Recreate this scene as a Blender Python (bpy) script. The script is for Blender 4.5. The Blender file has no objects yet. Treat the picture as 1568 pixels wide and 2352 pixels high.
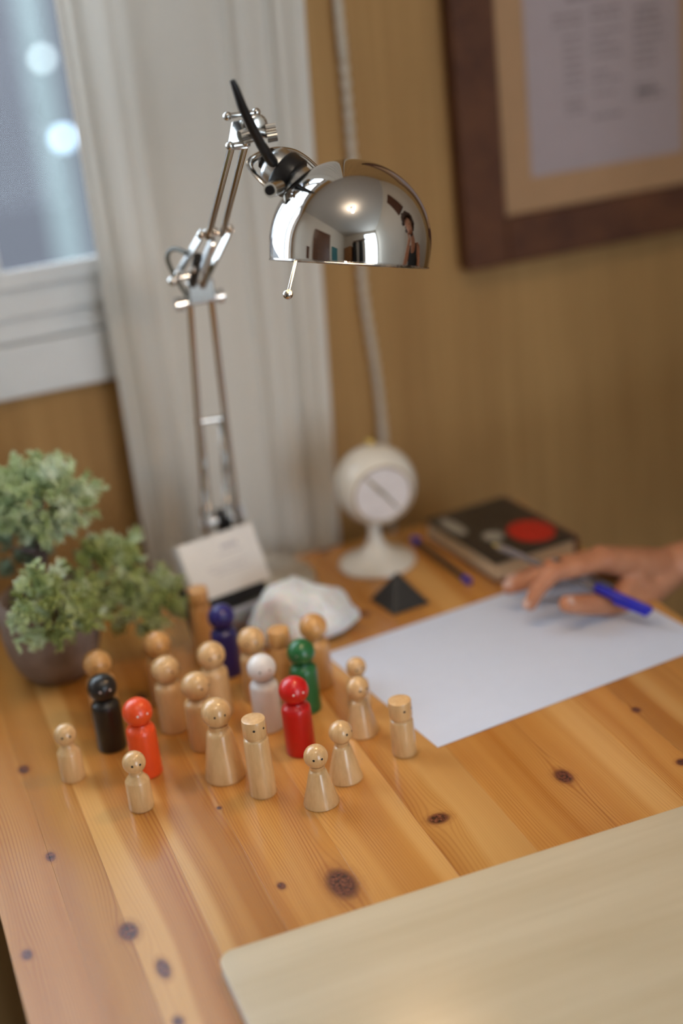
import bpy, bmesh, math, random
from mathutils import Vector, Matrix, noise
random.seed(7)
PI = math.pi
C = bpy.context.scene.collection
scene = bpy.context.scene

# ------------------------------------------------------------------ camera
FPX = 3487.32
CAM_H = 0.67923                       # camera height above the desk top (desk top is z = 0)
MR = Matrix(((0.9330645, -0.22214934, 0.28291396),
             (-0.34474056, -0.32773752, 0.8796261),
             (-0.10268684, -0.9182798, -0.38238413)))   # columns: right, down, forward
CAMP = Vector((0, 0, CAM_H))
cam = bpy.data.cameras.new('camera'); camo = bpy.data.objects.new('camera', cam); C.objects.link(camo)
r_, d_, f_ = MR.col[0], MR.col[1], MR.col[2]
m4 = Matrix((( r_[0], -d_[0], -f_[0], 0), (r_[1], -d_[1], -f_[1], 0), (r_[2], -d_[2], -f_[2], CAM_H), (0, 0, 0, 1)))
camo.matrix_world = m4
cam.sensor_fit = 'VERTICAL'; cam.sensor_height = 36; cam.sensor_width = 24
cam.lens = FPX / 2352 * 36
cam.clip_start = 0.02; cam.clip_end = 200
cam.dof.use_dof = True; cam.dof.focus_distance = 1.18
cam.dof.aperture_fstop = (cam.lens / 1000) / 0.032
scene.camera = camo

# ------------------------------------------------------------------ world, window light, exposure
w = bpy.data.worlds.new('sky'); scene.world = w; w.use_nodes = True
bg = w.node_tree.nodes['Background']
bg.inputs[0].default_value = (0.76, 0.87, 1.0, 1); bg.inputs[1].default_value = 7.0
WX0, WX1, WZ0, WZ1 = -1.05, 0.35, 0.26, 1.50     # window opening in the back wall
WALLY = 1.60
pl = bpy.data.lights.new('window_portal', 'AREA'); pl.shape = 'RECTANGLE'
pl.size = WX1 - WX0; pl.size_y = WZ1 - WZ0; pl.cycles.is_portal = True
plo = bpy.data.objects.new('window_portal', pl); C.objects.link(plo)
plo.location = ((WX0 + WX1) / 2, WALLY + 0.16, (WZ0 + WZ1) / 2); plo.rotation_euler = (PI / 2 * -1, 0, 0)
pl2 = bpy.data.lights.new('balcony_portal', 'AREA'); pl2.shape = 'RECTANGLE'; pl2.size = 1.09; pl2.size_y = 2.3; pl2.cycles.is_portal = True
plo = bpy.data.objects.new('balcony_portal', pl2); C.objects.link(plo)
plo.location = (.995, -2.4 - .17, .55); plo.rotation_euler = (PI / 2, 0, 0)
BULB_W = 0.75          # desk lamp bulb (watts)
CEIL_E = 110.0         # ceiling bulbs emission
scene.view_settings.view_transform = 'Standard'; scene.view_settings.look = 'None'
scene.view_settings.gamma = 1; scene.view_settings.use_curve_mapping = False
scene.view_settings.exposure = 0.32

def at(x, y, z=None, Y=None, D=None, X=None):
    """world point seen at photograph pixel x, y at the given height / distance"""
    r = MR @ Vector((x - 784, y - 1176, FPX))
    t = (z - CAM_H) / r.z if z is not None else (Y / r.y if Y is not None else (X / r.x if X is not None else D / FPX))
    return CAMP + r * t

# ------------------------------------------------------------------ materials
class NT:
    def __init__(s, name):
        s.m = bpy.data.materials.new(name); s.m.use_nodes = True
        s.t = s.m.node_tree; s.b = s.t.nodes['Principled BSDF']; s.out = s.t.nodes['Material Output']
    def n(s, typ, **k):
        nd = s.t.nodes.new(typ)
        for a, v in k.items():
            if hasattr(nd, a): setattr(nd, a, v)
        return nd
    def l(s, a, b): s.t.links.new(a, b)
    def val(s, sock, v):
        if hasattr(v, 'links') or hasattr(v, 'is_linked'): s.l(v, sock)
        else: sock.default_value = v
    def math(s, op, a, b=0.0, c=None, clamp=False):
        nd = s.n('ShaderNodeMath'); nd.operation = op; nd.use_clamp = clamp
        s.val(nd.inputs[0], a); s.val(nd.inputs[1], b)
        if c is not None: s.val(nd.inputs[2], c)
        return nd.outputs[0]
    def mix(s, fac, a, b, mode='MIX'):
        nd = s.n('ShaderNodeMix'); nd.data_type = 'RGBA'; nd.blend_type = mode
        s.val(nd.inputs[0], fac); s.val(nd.inputs[6], a); s.val(nd.inputs[7], b)
        return nd.outputs[2]
    def ramp(s, fac, stops):
        nd = s.n('ShaderNodeValToRGB'); s.l(fac, nd.inputs[0])
        e = nd.color_ramp.elements
        while len(e) < len(stops): e.new(0.5)
        for i, (p, c) in enumerate(stops): e[i].position = p; e[i].color = (*c, 1) if len(c) == 3 else c
        return nd.outputs[0]
    def mapr(s, v, a, b, c=0.0, d=1.0):
        nd = s.n('ShaderNodeMapRange'); nd.clamp = True
        s.val(nd.inputs[0], v)
        for i, x in enumerate((a, b, c, d)): nd.inputs[i + 1].default_value = x
        return nd.outputs[0]
    def obj(s): return s.n('ShaderNodeTexCoord').outputs['Object']
    def scale(s, vec, sc, loc=(0, 0, 0)):
        nd = s.n('ShaderNodeMapping'); s.l(vec, nd.inputs[0]); nd.inputs['Scale'].default_value = sc; nd.inputs['Location'].default_value = loc
        return nd.outputs[0]
    def noise(s, vec, sc, det=3, rough=0.5, dim='3D', w=None):
        nd = s.n('ShaderNodeTexNoise'); nd.noise_dimensions = dim
        if dim != '1D': s.l(vec, nd.inputs['Vector'])
        if w is not None: s.val(nd.inputs['W'], w)
        nd.inputs['Scale'].default_value = sc; nd.inputs['Detail'].default_value = det; nd.inputs['Roughness'].default_value = rough
        return nd.outputs['Fac']
    def bump(s, h, st=0.2, dist=0.001):
        nd = s.n('ShaderNodeBump'); nd.inputs['Strength'].default_value = st; nd.inputs['Distance'].default_value = dist
        s.l(h, nd.inputs['Height']); s.l(nd.outputs[0], s.b.inputs['Normal'])
    def set(s, **k):
        for a, v in k.items():
            i = s.b.inputs[a.replace('_', ' ')]
            if isinstance(v, tuple) and len(v) == 3: v = (*v, 1)
            s.val(i, v)
        return s

def plain(name, col, rough=0.5, metal=0.0, var=0.06, sc=60, **k):
    t = NT(name)
    nz = t.noise(t.obj(), sc, 4)
    lo = tuple(c * (1 - var) for c in col); hi = tuple(min(1, c * (1 + var)) for c in col)
    t.l(t.ramp(nz, [(0.3, lo), (0.7, hi)]), t.b.inputs['Base Color'])
    t.set(Roughness=rough, Metallic=metal, **k)
    return t.m

M = {}
M['chrome'] = plain('chrome', (0.62, 0.60, 0.57), 0.16, 1.0, 0.03)
M['mirror_chrome'] = plain('polished_chrome', (0.56, 0.53, 0.50), 0.035, 1.0, 0.01)
M['satin_metal'] = plain('satin_metal', (0.62, 0.62, 0.62), 0.28, 1.0)
M['base_metal'] = plain('brushed_base', (0.80, 0.74, 0.64), 0.22, 1.0, 0.02)
M['black_plastic'] = plain('black_plastic', (0.014, 0.012, 0.012), 0.32, Specular_IOR_Level=0.35)
M['black_matte'] = plain('black_stone', (0.020, 0.017, 0.015), 0.45)
M['white_paint'] = plain('white_window_paint', (0.72, 0.72, 0.72), 0.35, 0, 0.02)
M['white_gloss'] = plain('white_gloss_enamel', (0.74, 0.70, 0.62), 0.18, 0, 0.03)
M['paper'] = plain('white_paper', (0.67, 0.74, 0.90), 0.6, 0, 0.01)
M['card_paper'] = plain('card_stock', (0.78, 0.75, 0.72), 0.6, 0, 0.02)
M['ink'] = plain('grey_print_ink', (0.45, 0.44, 0.48), 0.7)
M['frame_ink'] = plain('brown_print_ink', (0.24, 0.185, 0.185), 0.9)
M['blue_plastic'] = plain('blue_plastic', (0.012, 0.015, 0.42), 0.3)
M['ceiling'] = plain('ceiling_plaster', (0.80, 0.77, 0.72), 0.9)
M['cream_wall'] = plain('cream_wall_paint', (0.78, 0.72, 0.63), 0.9)
M['brown_door'] = plain('brown_door_wood', (0.13, 0.05, 0.02), 0.35, 0, 0.2, 20)
M['white_door'] = plain('white_door_paint', (0.75, 0.78, 0.8), 0.5)
M['teal'] = plain('teal_fabric', (0.05, 0.20, 0.22), 0.8)
M['orange_wood'] = plain('warm_wardrobe_wood', (0.35, 0.15, 0.05), 0.4, 0, 0.2, 20)
M['dark_cloth'] = plain('dark_cloth', (0.02, 0.018, 0.017), 0.85)
M['trouser'] = plain('dark_denim', (0.03, 0.035, 0.06), 0.85)
M['hair'] = plain('brown_curly_hair', (0.06, 0.025, 0.012), 0.6, 0, 0.4, 90)
M['page'] = plain('cream_pages', (0.62, 0.50, 0.34), 0.7, 0, 0.05)
M['book_back'] = plain('red_brown_cover_board', (0.16, 0.05, 0.03), 0.5)
M['mat_board'] = plain('beige_mat_board', (0.44, 0.26, 0.14), 0.9, 0, 0.03, Specular_IOR_Level=0.2)
M['frame_paper'] = plain('certificate_paper', (0.42, 0.34, 0.34), 0.9, 0, 0.02, Specular_IOR_Level=0.2)
M['cord'] = plain('white_cord', (0.62, 0.55, 0.45), 0.7)
M['gold'] = plain('gold_metal', (0.75, 0.55, 0.18), 0.25, 1.0)
M['trunk'] = plain('bark', (0.10, 0.065, 0.06), 0.8, 0, 0.35, 120)
M['grey_plastic'] = plain('grey_cable', (0.12, 0.12, 0.10), 0.45)
M['nail'] = plain('nail', (0.62, 0.40, 0.33), 0.3)

def wallpaper():
    t = NT('grasscloth_wallpaper'); o = t.obj()
    a = t.noise(t.scale(o, (260, 1, 5)), 1.0, 4, 0.6)
    b = t.noise(t.scale(o, (30, 1, 1.6)), 1.0, 3)
    c = t.noise(t.scale(o, (40, 1, 700)), 1.0, 2)
    f = t.math('ADD', t.math('MULTIPLY', a, 0.5), t.math('ADD', t.math('MULTIPLY', b, 0.4), t.math('MULTIPLY', c, 0.1)))
    t.l(t.ramp(f, [(0.30, (0.310, 0.160, 0.048)), (0.70, (0.470, 0.270, 0.095))]), t.b.inputs['Base Color'])
    t.set(Roughness=0.75); t.bump(f, 0.25, 0.001)
    return t.m
M['wallpaper'] = wallpaper()

KNOTS = [  # x, y, rx, ry, strength
    (0.464, 0.941, .0082, .0125), (0.352, 0.936, .0105, .0085), (0.256, 0.894, .0130, .0230), (0.066, 1.178, .0055, .0085),
    (0.064, 1.036, .0045, .0080), (0.099, 0.915, .0085, .0130), (0.112, 0.863, .0055, .0130), (0.215, 0.913, .0038, .0055),
    (0.202, 1.036, .0026, .0030), (0.566, 1.002, .0045, .0055), (0.556, 0.913, .0060, .0060), (0.027, 0.924, .0045, .0075),
    (0.188, 1.251, .0060, .0080), (0.430, 1.300, .0060, .0080), (0.108, 0.806, .0045, .0070), (0.448, 1.47, .007, .009)]

def pine():
    t = NT('lacquered_pine'); o = t.obj()
    sep = t.n('ShaderNodeSeparateXYZ'); t.l(o, sep.inputs[0]); x, y = sep.outputs[0], sep.outputs[1]
    oi = t.n('ShaderNodeObjectInfo')
    sc = t.n('ShaderNodeSeparateColor'); t.l(oi.outputs['Color'], sc.inputs[0])
    seed, tone = sc.outputs[0], sc.outputs[1]
    # broad wander of the grain, different on every stave
    cmb = t.n('ShaderNodeCombineXYZ')
    t.l(t.math('MULTIPLY', x, 9.0), cmb.inputs[0]); t.l(t.math('MULTIPLY', y, 2.2), cmb.inputs[1]); t.l(t.math('MULTIPLY', seed, 37.0), cmb.inputs[2])
    wn = t.noise(cmb.outputs[0], 1.0, 2)
    F = t.math('ADD', x, t.math('MULTIPLY', t.math('SUBTRACT', wn, 0.5), 0.030))
    knot = None; halo = None
    for kx, ky, rx, ry in KNOTS:
        dx = t.math('SUBTRACT', x, kx); dy = t.math('SUBTRACT', y, ky)
        a = t.math('POWER', t.math('ABSOLUTE', t.math('DIVIDE', dx, rx)), 2.0)
        b = t.math('POWER', t.math('ABSOLUTE', t.math('DIVIDE', dy, ry)), 2.0)
        q = t.math('ADD', a, b)                       # 1 on the rim of the knot
        b2 = t.math('MULTIPLY', b, 0.22)              # grain flow is stretched along the board
        q2 = t.math('ADD', a, b2)
        F = t.math('SUBTRACT', F, t.math('DIVIDE', t.math('MULTIPLY', dx, 1.0), t.math('ADD', t.math('POWER', q2, 1.15), 0.9)))
        k = t.math('SUBTRACT', 1.0, q); h = t.math('SUBTRACT', 1.0, t.math('MULTIPLY', q, 0.45))
        knot = k if knot is None else t.math('MAXIMUM', knot, k)
        halo = h if halo is None else t.math('MAXIMUM', halo, h)
    W = t.math('ADD', F, t.math('MULTIPLY', seed, 3.0))
    broad = t.noise(None, 26.0, 2, 0.5, '1D', W)
    # growth rings: thin dark late-wood lines on light wood, spacing varies
    ph = t.math('ADD', t.math('MULTIPLY', W, 2 * PI / 0.0026), t.math('MULTIPLY', broad, 26.0))
    s = t.math('ADD', t.math('MULTIPLY', t.math('SINE', ph), 0.5), 0.5)
    ring = t.math('POWER', s, 2.2)
    dens = t.mapr(t.noise(None, 40.0, 1, 0.5, '1D', t.math('ADD', W, 5.0)), 0.38, 0.68, 0.12, 0.85)
    fibre = t.noise(t.scale(o, (900, 18, 1)), 1.0, 3)
    g = t.math('ADD', t.math('MULTIPLY', ring, dens), t.math('MULTIPLY', t.math('SUBTRACT', fibre, 0.5), 0.5))
    base = t.mix(t.mapr(broad, 0.3, 0.7), (0.590, 0.290, 0.075, 1), (0.450, 0.180, 0.032, 1))
    dark = t.mix(0.6, base, (0.260, 0.062, 0.008, 1))
    col = t.mix(t.math('MULTIPLY', g, 1.05, clamp=True), base, dark)
    sap = t.mapr(t.noise(None, 14.0, 1, 0.5, '1D', t.math('ADD', W, 11.0)), 0.58, 0.66)
    col = t.mix(t.math('MULTIPLY', sap, 0.45), col, (0.78, 0.47, 0.17, 1))
    tn = t.n('ShaderNodeHueSaturation'); t.l(col, tn.inputs['Color']); t.l(t.mapr(tone, 0, 1, 0.78, 1.22), tn.inputs['Value'])
    col = tn.outputs[0]
    kn = t.noise(t.scale(o, (400, 300, 1)), 1.0, 3)
    wob = t.math('MULTIPLY', t.math('SUBTRACT', kn, 0.5), 0.5)
    kcol = t.ramp(kn, [(0.35, (0.045, 0.012, 0.006)), (0.7, (0.230, 0.072, 0.034))])
    hm = t.mapr(t.math('ADD', halo, wob), 0.0, 0.8)
    col = t.mix(t.math('MULTIPLY', hm, 0.45), col, (0.27, 0.085, 0.02, 1))
    col = t.mix(t.mapr(t.math('ADD', knot, wob), 0.0, 0.65), col, kcol)
    t.l(col, t.b.inputs['Base Color'])
    t.set(Roughness=t.mapr(t.noise(o, 9.0, 3), 0.3, 0.7, 0.21, 0.27), Specular_IOR_Level=0.5)
    t.set(Coat_Weight=0.30, Coat_Roughness=0.12)
    t.bump(g, 0.06, 0.0004)
    return t.m
M['pine'] = pine()

def wood(name, lo, hi, sc=(60, 60, 6), rough=0.35, coat=0.2, axis=None):
    t = NT(name); o = t.obj()
    a = t.noise(t.scale(o, sc), 1.0, 4, 0.55)
    b = t.noise(t.scale(o, tuple(v * 6 for v in sc)), 1.0, 3)
    f = t.math('ADD', t.math('MULTIPLY', a, 0.75), t.math('MULTIPLY', b, 0.25))
    t.l(t.ramp(f, [(0.36, lo), (0.64, hi)]), t.b.inputs['Base Color'])
    t.set(Roughness=rough, Coat_Weight=coat, Coat_Roughness=0.15); t.bump(f, 0.05, 0.0003)
    return t.m
M['doll_wood'] = wood('maple', (0.60, 0.36, 0.155), (0.76, 0.50, 0.25), (110, 110, 16), 0.27, 0.5)
M['doll_wood_warm'] = wood('honey_maple', (0.56, 0.28, 0.085), (0.68, 0.38, 0.14), (110, 110, 16), 0.32, 0.35)
M['board_wood'] = wood('pale_birch_veneer', (0.52, 0.42, 0.27), (0.62, 0.52, 0.36), (1.6, 26, 1), 0.30, 0.3)
M['board_edge'] = plain('white_board_edge', (0.62, 0.62, 0.60), 0.4)
M['frame_wood'] = wood('dark_walnut', (0.075, 0.022, 0.007), (0.130, 0.044, 0.014), (20, 20, 20), 0.75, 0.0)
M['floor_wood'] = wood('dark_floor_wood', (0.020, 0.011, 0.006), (0.050, 0.025, 0.012), (4, 30, 1), 0.5, 0.1)
for nm, c in dict(black=(0.012, 0.010, 0.010), orange=(0.80, 0.075, 0.012), red=(0.58, 0.006, 0.006), blue=(0.020, 0.016, 0.17),
                  green=(0.012, 0.13, 0.035), white=(0.78, 0.76, 0.76)).items():
    M['paint_' + nm] = plain(nm + '_lacquer', c, 0.33, 0, 0.04, Coat_Weight=0.25)
M['eye_black'] = plain('black_eye_paint', (0.008, 0.006, 0.005), 0.3)
M['eye_white'] = plain('pale_eye_paint', (0.75, 0.62, 0.60), 0.4)
M['eye_grey'] = plain('grey_eye_paint', (0.22, 0.19, 0.15), 0.4)

def clay():
    t = NT('grey_brown_clay'); o = t.obj()
    a = t.noise(o, 55, 5, 0.6)
    t.l(t.ramp(a, [(0.3, (0.210, 0.150, 0.120)), (0.7, (0.310, 0.235, 0.200))]), t.b.inputs['Base Color'])
    t.set(Roughness=0.8); t.bump(a, 0.4, 0.002); return t.m
M['clay'] = clay()
def leafm(name, lo, mid, hi):
    t = NT(name); o = t.obj()
    a = t.noise(o, 38, 3, 0.6)
    t.l(t.ramp(a, [(0.32, lo), (0.5, mid), (0.68, hi)]), t.b.inputs['Base Color'])
    t.set(Roughness=0.6, Subsurface_Weight=0.0); return t.m
M['leaf_blue'] = leafm('frosted_green_foliage', (0.26, 0.33, 0.11), (0.46, 0.55, 0.30), (0.70, 0.77, 0.62))
M['leaf_green'] = leafm('olive_green_foliage', (0.20, 0.24, 0.05), (0.34, 0.38, 0.12), (0.52, 0.58, 0.36))
M['leaf_dark'] = leafm('dark_green_foliage', (0.12, 0.18, 0.09), (0.20, 0.27, 0.16), (0.28, 0.36, 0.25))  # darker greyish green for the back left cluster

def skin():
    t = NT('skin'); o = t.obj()
    a = t.noise(o, 45, 4, 0.6)
    t.l(t.ramp(a, [(0.3, (0.42, 0.165, 0.080)), (0.7, (0.56, 0.255, 0.140))]), t.b.inputs['Base Color'])
    t.set(Roughness=0.5, Subsurface_Weight=0.12, Subsurface_Scale=0.01)
    t.b.inputs['Subsurface Radius'].default_value = (1.0, 0.3, 0.15)
    t.bump(t.noise(o, 400, 3), 0.15, 0.0006); return t.m
M['skin'] = skin()

def crystal():
    t = NT('milky_selenite'); o = t.obj()
    a = t.noise(o, 45, 5, 0.6)
    t.l(t.ramp(a, [(0.3, (0.80, 0.82, 0.87)), (0.6, (0.92, 0.95, 1.0))]), t.b.inputs['Base Color'])
    t.set(Roughness=0.38, Subsurface_Weight=0.5, Subsurface_Scale=0.02, Transmission_Weight=0.15)
    t.bump(a, 0.15, 0.0015); return t.m
M['crystal'] = crystal()

def clear(name, col, rough=0.1, tr=0.85):
    t = NT(name); nz = t.noise(t.obj(), 30, 2)
    t.l(t.ramp(nz, [(0.3, col), (0.7, tuple(c * .96 for c in col))]), t.b.inputs['Base Color'])
    t.set(Roughness=rough, Transmission_Weight=tr, IOR=1.3); return t.m
M['clear_plastic'] = clear('clear_pen_barrel', (0.45, 0.40, 0.36), 0.15, 0.6)
M['smoke_plastic'] = clear('dark_pen_barrel', (0.10, 0.06, 0.04), 0.15, 0.4)

def glass():
    t = NT('window_glass'); t.t.nodes.remove(t.b)
    tr = t.n('ShaderNodeBsdfTransparent'); tr.inputs[0].default_value = (0.96, 0.98, 0.98, 1)
    gl = t.n('ShaderNodeBsdfGlossy'); gl.inputs['Roughness'].default_value = 0.02
    mx = t.n('ShaderNodeMixShader')
    lw = t.n('ShaderNodeLayerWeight'); lw.inputs[0].default_value = 0.12
    t.l(lw.outputs['Facing'], mx.inputs[0]); t.l(tr.outputs[0], mx.inputs[1]); t.l(gl.outputs[0], mx.inputs[2])
    t.l(mx.outputs[0], t.out.inputs[0]); return t.m
M['glass'] = glass()

def curtainm():
    t = NT('sheer_white_curtain'); t.t.nodes.remove(t.b)
    o = t.obj(); a = t.noise(t.scale(o, (900, 900, 900)), 1.0, 2)
    col = t.ramp(a, [(0.3, (0.69, 0.66, 0.60)), (0.7, (0.77, 0.735, 0.68))])
    d = t.n('ShaderNodeBsdfDiffuse'); tl = t.n('ShaderNodeBsdfTranslucent'); t.l(col, d.inputs[0]); t.l(col, tl.inputs[0])
    mx = t.n('ShaderNodeMixShader'); mx.inputs[0].default_value = 0.13
    t.l(d.outputs[0], mx.inputs[1]); t.l(tl.outputs[0], mx.inputs[2])
    t.l(mx.outputs[0], t.out.inputs[0]); return t.m
M['curtain'] = curtainm()

def emis(name, col, st):
    t = NT(name); t.set(Base_Color=col, Emission_Color=col, Emission_Strength=st); return t.m
M['bulb'] = emis('warm_bulb', (1.0, 0.70, 0.42), 12.0)
M['ceiling_bulb'] = emis('ceiling_bulb', (1.0, 0.86, 0.70), CEIL_E)
M['glint'] = emis('bright_glint', (0.66, 0.84, 1.0), 1.5)  # emission for the bright glint outside, not a lamp
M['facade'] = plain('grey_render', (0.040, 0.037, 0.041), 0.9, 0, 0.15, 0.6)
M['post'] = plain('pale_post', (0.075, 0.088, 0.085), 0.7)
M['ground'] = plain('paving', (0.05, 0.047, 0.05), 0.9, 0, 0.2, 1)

# ------------------------------------------------------------------ mesh helpers
def link(name, bm, mat, parent=None, smooth=True, kind=None, label=None, bev=0, col=None):
    me = bpy.data.meshes.new(name)
    bmesh.ops.recalc_face_normals(bm, faces=bm.faces[:])
    bm.to_mesh(me); bm.free()
    if smooth:
        for p in me.polygons: p.use_smooth = True
    for m_ in (mat if isinstance(mat, (list, tuple)) else [mat]): me.materials.append(m_)
    o = bpy.data.objects.new(name, me); C.objects.link(o)
    if smooth:
        es = me.attributes.new('sharp_edge', 'BOOLEAN', 'EDGE')
        b2 = bmesh.new(); b2.from_mesh(me)
        sh = [len(e.link_faces) == 2 and e.calc_face_angle(0) > 0.75 for e in b2.edges]
        b2.free(); es.data.foreach_set('value', sh)
    if parent is not None:
        o.parent = parent
        o.matrix_parent_inverse = Matrix.Translation(-parent.location) if parent.rotation_euler[2] == 0 and parent.parent is None else parent.matrix_world.inverted()
    if kind: o['kind'] = kind
    if label: o['label'] = label
    if bev:
        b = o.modifiers.new('bevel', 'BEVEL'); b.width = bev; b.segments = 2; b.limit_method = 'ANGLE'; b.angle_limit = 0.7
    if col: o.color = col
    return o

def tag(o, label, cat, group=None):
    o['label'] = label; o['category'] = cat
    if group: o['group'] = group
    return o

def thing(name, label, cat, loc=(0, 0, 0), group=None):
    o = bpy.data.objects.new(name, None); o.location = loc; C.objects.link(o); o.empty_display_size = 0.02
    return tag(o, label, cat, group)

def xf(loc=(0, 0, 0), rz=0, rx=0, ry=0):
    return Matrix.Translation(loc) @ Matrix.Rotation(rz, 4, 'Z') @ Matrix.Rotation(ry, 4, 'Y') @ Matrix.Rotation(rx, 4, 'X')

def box(bm, x0, x1, y0, y1, z0, z1, mx=None, mi=0):
    vs = [bm.verts.new(Vector((x, y, z)) if mx is None else mx @ Vector((x, y, z))) for x in (x0, x1) for y in (y0, y1) for z in (z0, z1)]
    for q in ((0, 1, 3, 2), (4, 6, 7, 5), (0, 4, 5, 1), (2, 3, 7, 6), (0, 2, 6, 4), (1, 5, 7, 3)):
        bm.faces.new([vs[i] for i in q]).material_index = mi
    return bm
def nbox(*a, **k): return box(bmesh.new(), *a, **k)

def lathe(bm, prof, n=40, mx=None, close=True):
    """prof: list of (r, z) from bottom to top"""
    rings = []
    for r, z in prof:
        if r < 1e-6: rings.append([bm.verts.new((0, 0, z))])
        else: rings.append([bm.verts.new((r * math.cos(2 * PI * i / n), r * math.sin(2 * PI * i / n), z)) for i in range(n)])
    for a, b in zip(rings, rings[1:]):
        for i in range(n):
            j = (i + 1) % n
            if len(a) == 1 and len(b) == 1: continue
            if len(a) == 1: bm.faces.new((a[0], b[i], b[j]))
            elif len(b) == 1: bm.faces.new((a[i], a[j], b[0]))
            else: bm.faces.new((a[i], a[j], b[j], b[i]))
    if close:
        if len(rings[0]) > 1: bm.faces.new(rings[0][::-1])
        if len(rings[-1]) > 1: bm.faces.new(rings[-1])
    if mx is not None:
        vs = [v for r in rings for v in r]
        bmesh.ops.transform(bm, matrix=mx, verts=vs)
    return bm

def frame_of(d, up=Vector((0, 0, 1))):
    d = d.normalized()
    if abs(d.dot(up)) > 0.98: up = Vector((0, 1, 0))
    x = up.cross(d).normalized(); y = d.cross(x)
    return x, y, d
def align(p, d, up=Vector((0, 0, 1))):
    x, y, z = frame_of(Vector(d), up)
    return Matrix(((x[0], y[0], z[0], p[0]), (x[1], y[1], z[1], p[1]), (x[2], y[2], z[2], p[2]), (0, 0, 0, 1)))

def tube(bm, pts, rad, n=10, cap=True, flat=1.0):
    pts = [Vector(p) for p in pts]; rs = rad if isinstance(rad, (list, tuple)) else [rad] * len(pts)
    rings = []; px = None
    for i, p in enumerate(pts):
        d = (pts[min(i + 1, len(pts) - 1)] - pts[max(i - 1, 0)]).normalized()
        if px is None: x, y, _ = frame_of(d)
        else:
            x = (px - d * px.dot(d)).normalized(); y = d.cross(x)
        px = x
        rings.append([bm.verts.new(p + (x * math.cos(2 * PI * k / n) + y * math.sin(2 * PI * k / n) * flat) * rs[i]) for k in range(n)])
    for a, b in zip(rings, rings[1:]):
        for k in range(n): bm.faces.new((a[k], a[(k + 1) % n], b[(k + 1) % n], b[k]))
    if cap: bm.faces.new(rings[0][::-1]); bm.faces.new(rings[-1])
    return bm
def ntube(*a, **k): return tube(bmesh.new(), *a, **k)

def cyl(bm, a, b, r, n=24, r2=None):
    return tube(bm, [a, b], [r, r if r2 is None else r2], n)
def ball(bm, c, r, n=16, sc=(1, 1, 1)):
    k = bmesh.ops.create_uvsphere(bm, u_segments=n, v_segments=max(6, n * 2 // 3), radius=1)
    for v in k['verts']: v.co = Vector((v.co.x * r * sc[0], v.co.y * r * sc[1], v.co.z * r * sc[2])) + Vector(c)
    return bm
def smoothcurve(pts, k=6):
    pts = [Vector(p) for p in pts]; out = []
    P = [pts[0]] + pts + [pts[-1]]
    for i in range(1, len(P) - 2):
        for j in range(k):
            t = j / k; a, b, c, d = P[i - 1], P[i], P[i + 1], P[i + 2]
            out.append(0.5 * ((2 * b) + (c - a) * t + (2 * a - 5 * b + 4 * c - d) * t * t + (3 * b - a - 3 * c + d) * t ** 3))
    out.append(pts[-1]); return out

def struct(name, bm, mat, smooth=False):
    o = link(name, bm, mat, None, smooth); o['kind'] = 'structure'; return o

# ------------------------------------------------------------------ room shell
RX0, RX1, RY0, RZ0, RZ1 = -1.25, 1.60, -2.4, -0.74, 1.86
bm = bmesh.new()
T = 0.16
box(bm, RX0 - T, WX0, WALLY, WALLY + T, RZ0, RZ1); box(bm, WX1, RX1 + T, WALLY, WALLY + T, RZ0, RZ1)
box(bm, WX0, WX1, WALLY, WALLY + T, RZ0, WZ0 - .055); box(bm, WX0, WX1, WALLY, WALLY + T, WZ1, RZ1)
struct('wall_back', bm, M['wallpaper'])
struct('wall_left', nbox(RX0 - T, RX0, RY0, WALLY, RZ0, RZ1), M['cream_wall'])
struct('wall_right', nbox(RX1, RX1 + T, RY0, WALLY, RZ0, RZ1), M['cream_wall'])
VX0, VX1, VZ0, VZ1 = .45, 1.54, -.60, 1.70      # added balcony door behind the camera, glazed and widened to add fill light
bm = bmesh.new()
box(bm, RX0 - T, VX0, RY0 - T, RY0, RZ0, RZ1); box(bm, VX1, RX1 + T, RY0 - T, RY0, RZ0, RZ1)
box(bm, VX0, VX1, RY0 - T, RY0, RZ0, VZ0); box(bm, VX0, VX1, RY0 - T, RY0, VZ1, RZ1)
struct('wall_front', bm, M['cream_wall'])
win2 = bpy.data.objects.new('window_2', None); win2['kind'] = 'structure'; C.objects.link(win2)
b = bmesh.new()
for (x0, x1, z0, z1) in ((VX0, VX0 + .05, VZ0, VZ1), (VX1 - .05, VX1, VZ0, VZ1), (VX0 + .05, VX1 - .05, VZ0, VZ0 + .3), (VX0 + .05, VX1 - .05, VZ1 - .06, VZ1), ((VX0 + VX1) / 2 - .03, (VX0 + VX1) / 2 + .03, VZ0 + .3, VZ1 - .06)):
    box(b, x0, x1, RY0 - .09, RY0 - .04, z0, z1)
link('window_frame', b, M['white_paint'], win2, False, bev=.003)
link('pane', nbox(VX0 + .05, VX1 - .05, RY0 - .068, RY0 - .064, VZ0 + .3, VZ1 - .06), M['glass'], win2, False)
struct('floor', nbox(RX0 - T, RX1 + T, RY0 - T, WALLY + T, RZ0 - .1, RZ0), M['floor_wood'])
struct('ceiling', nbox(RX0 - T, RX1 + T, RY0 - T, WALLY + T, RZ1, RZ1 + .1), M['ceiling'])

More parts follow.
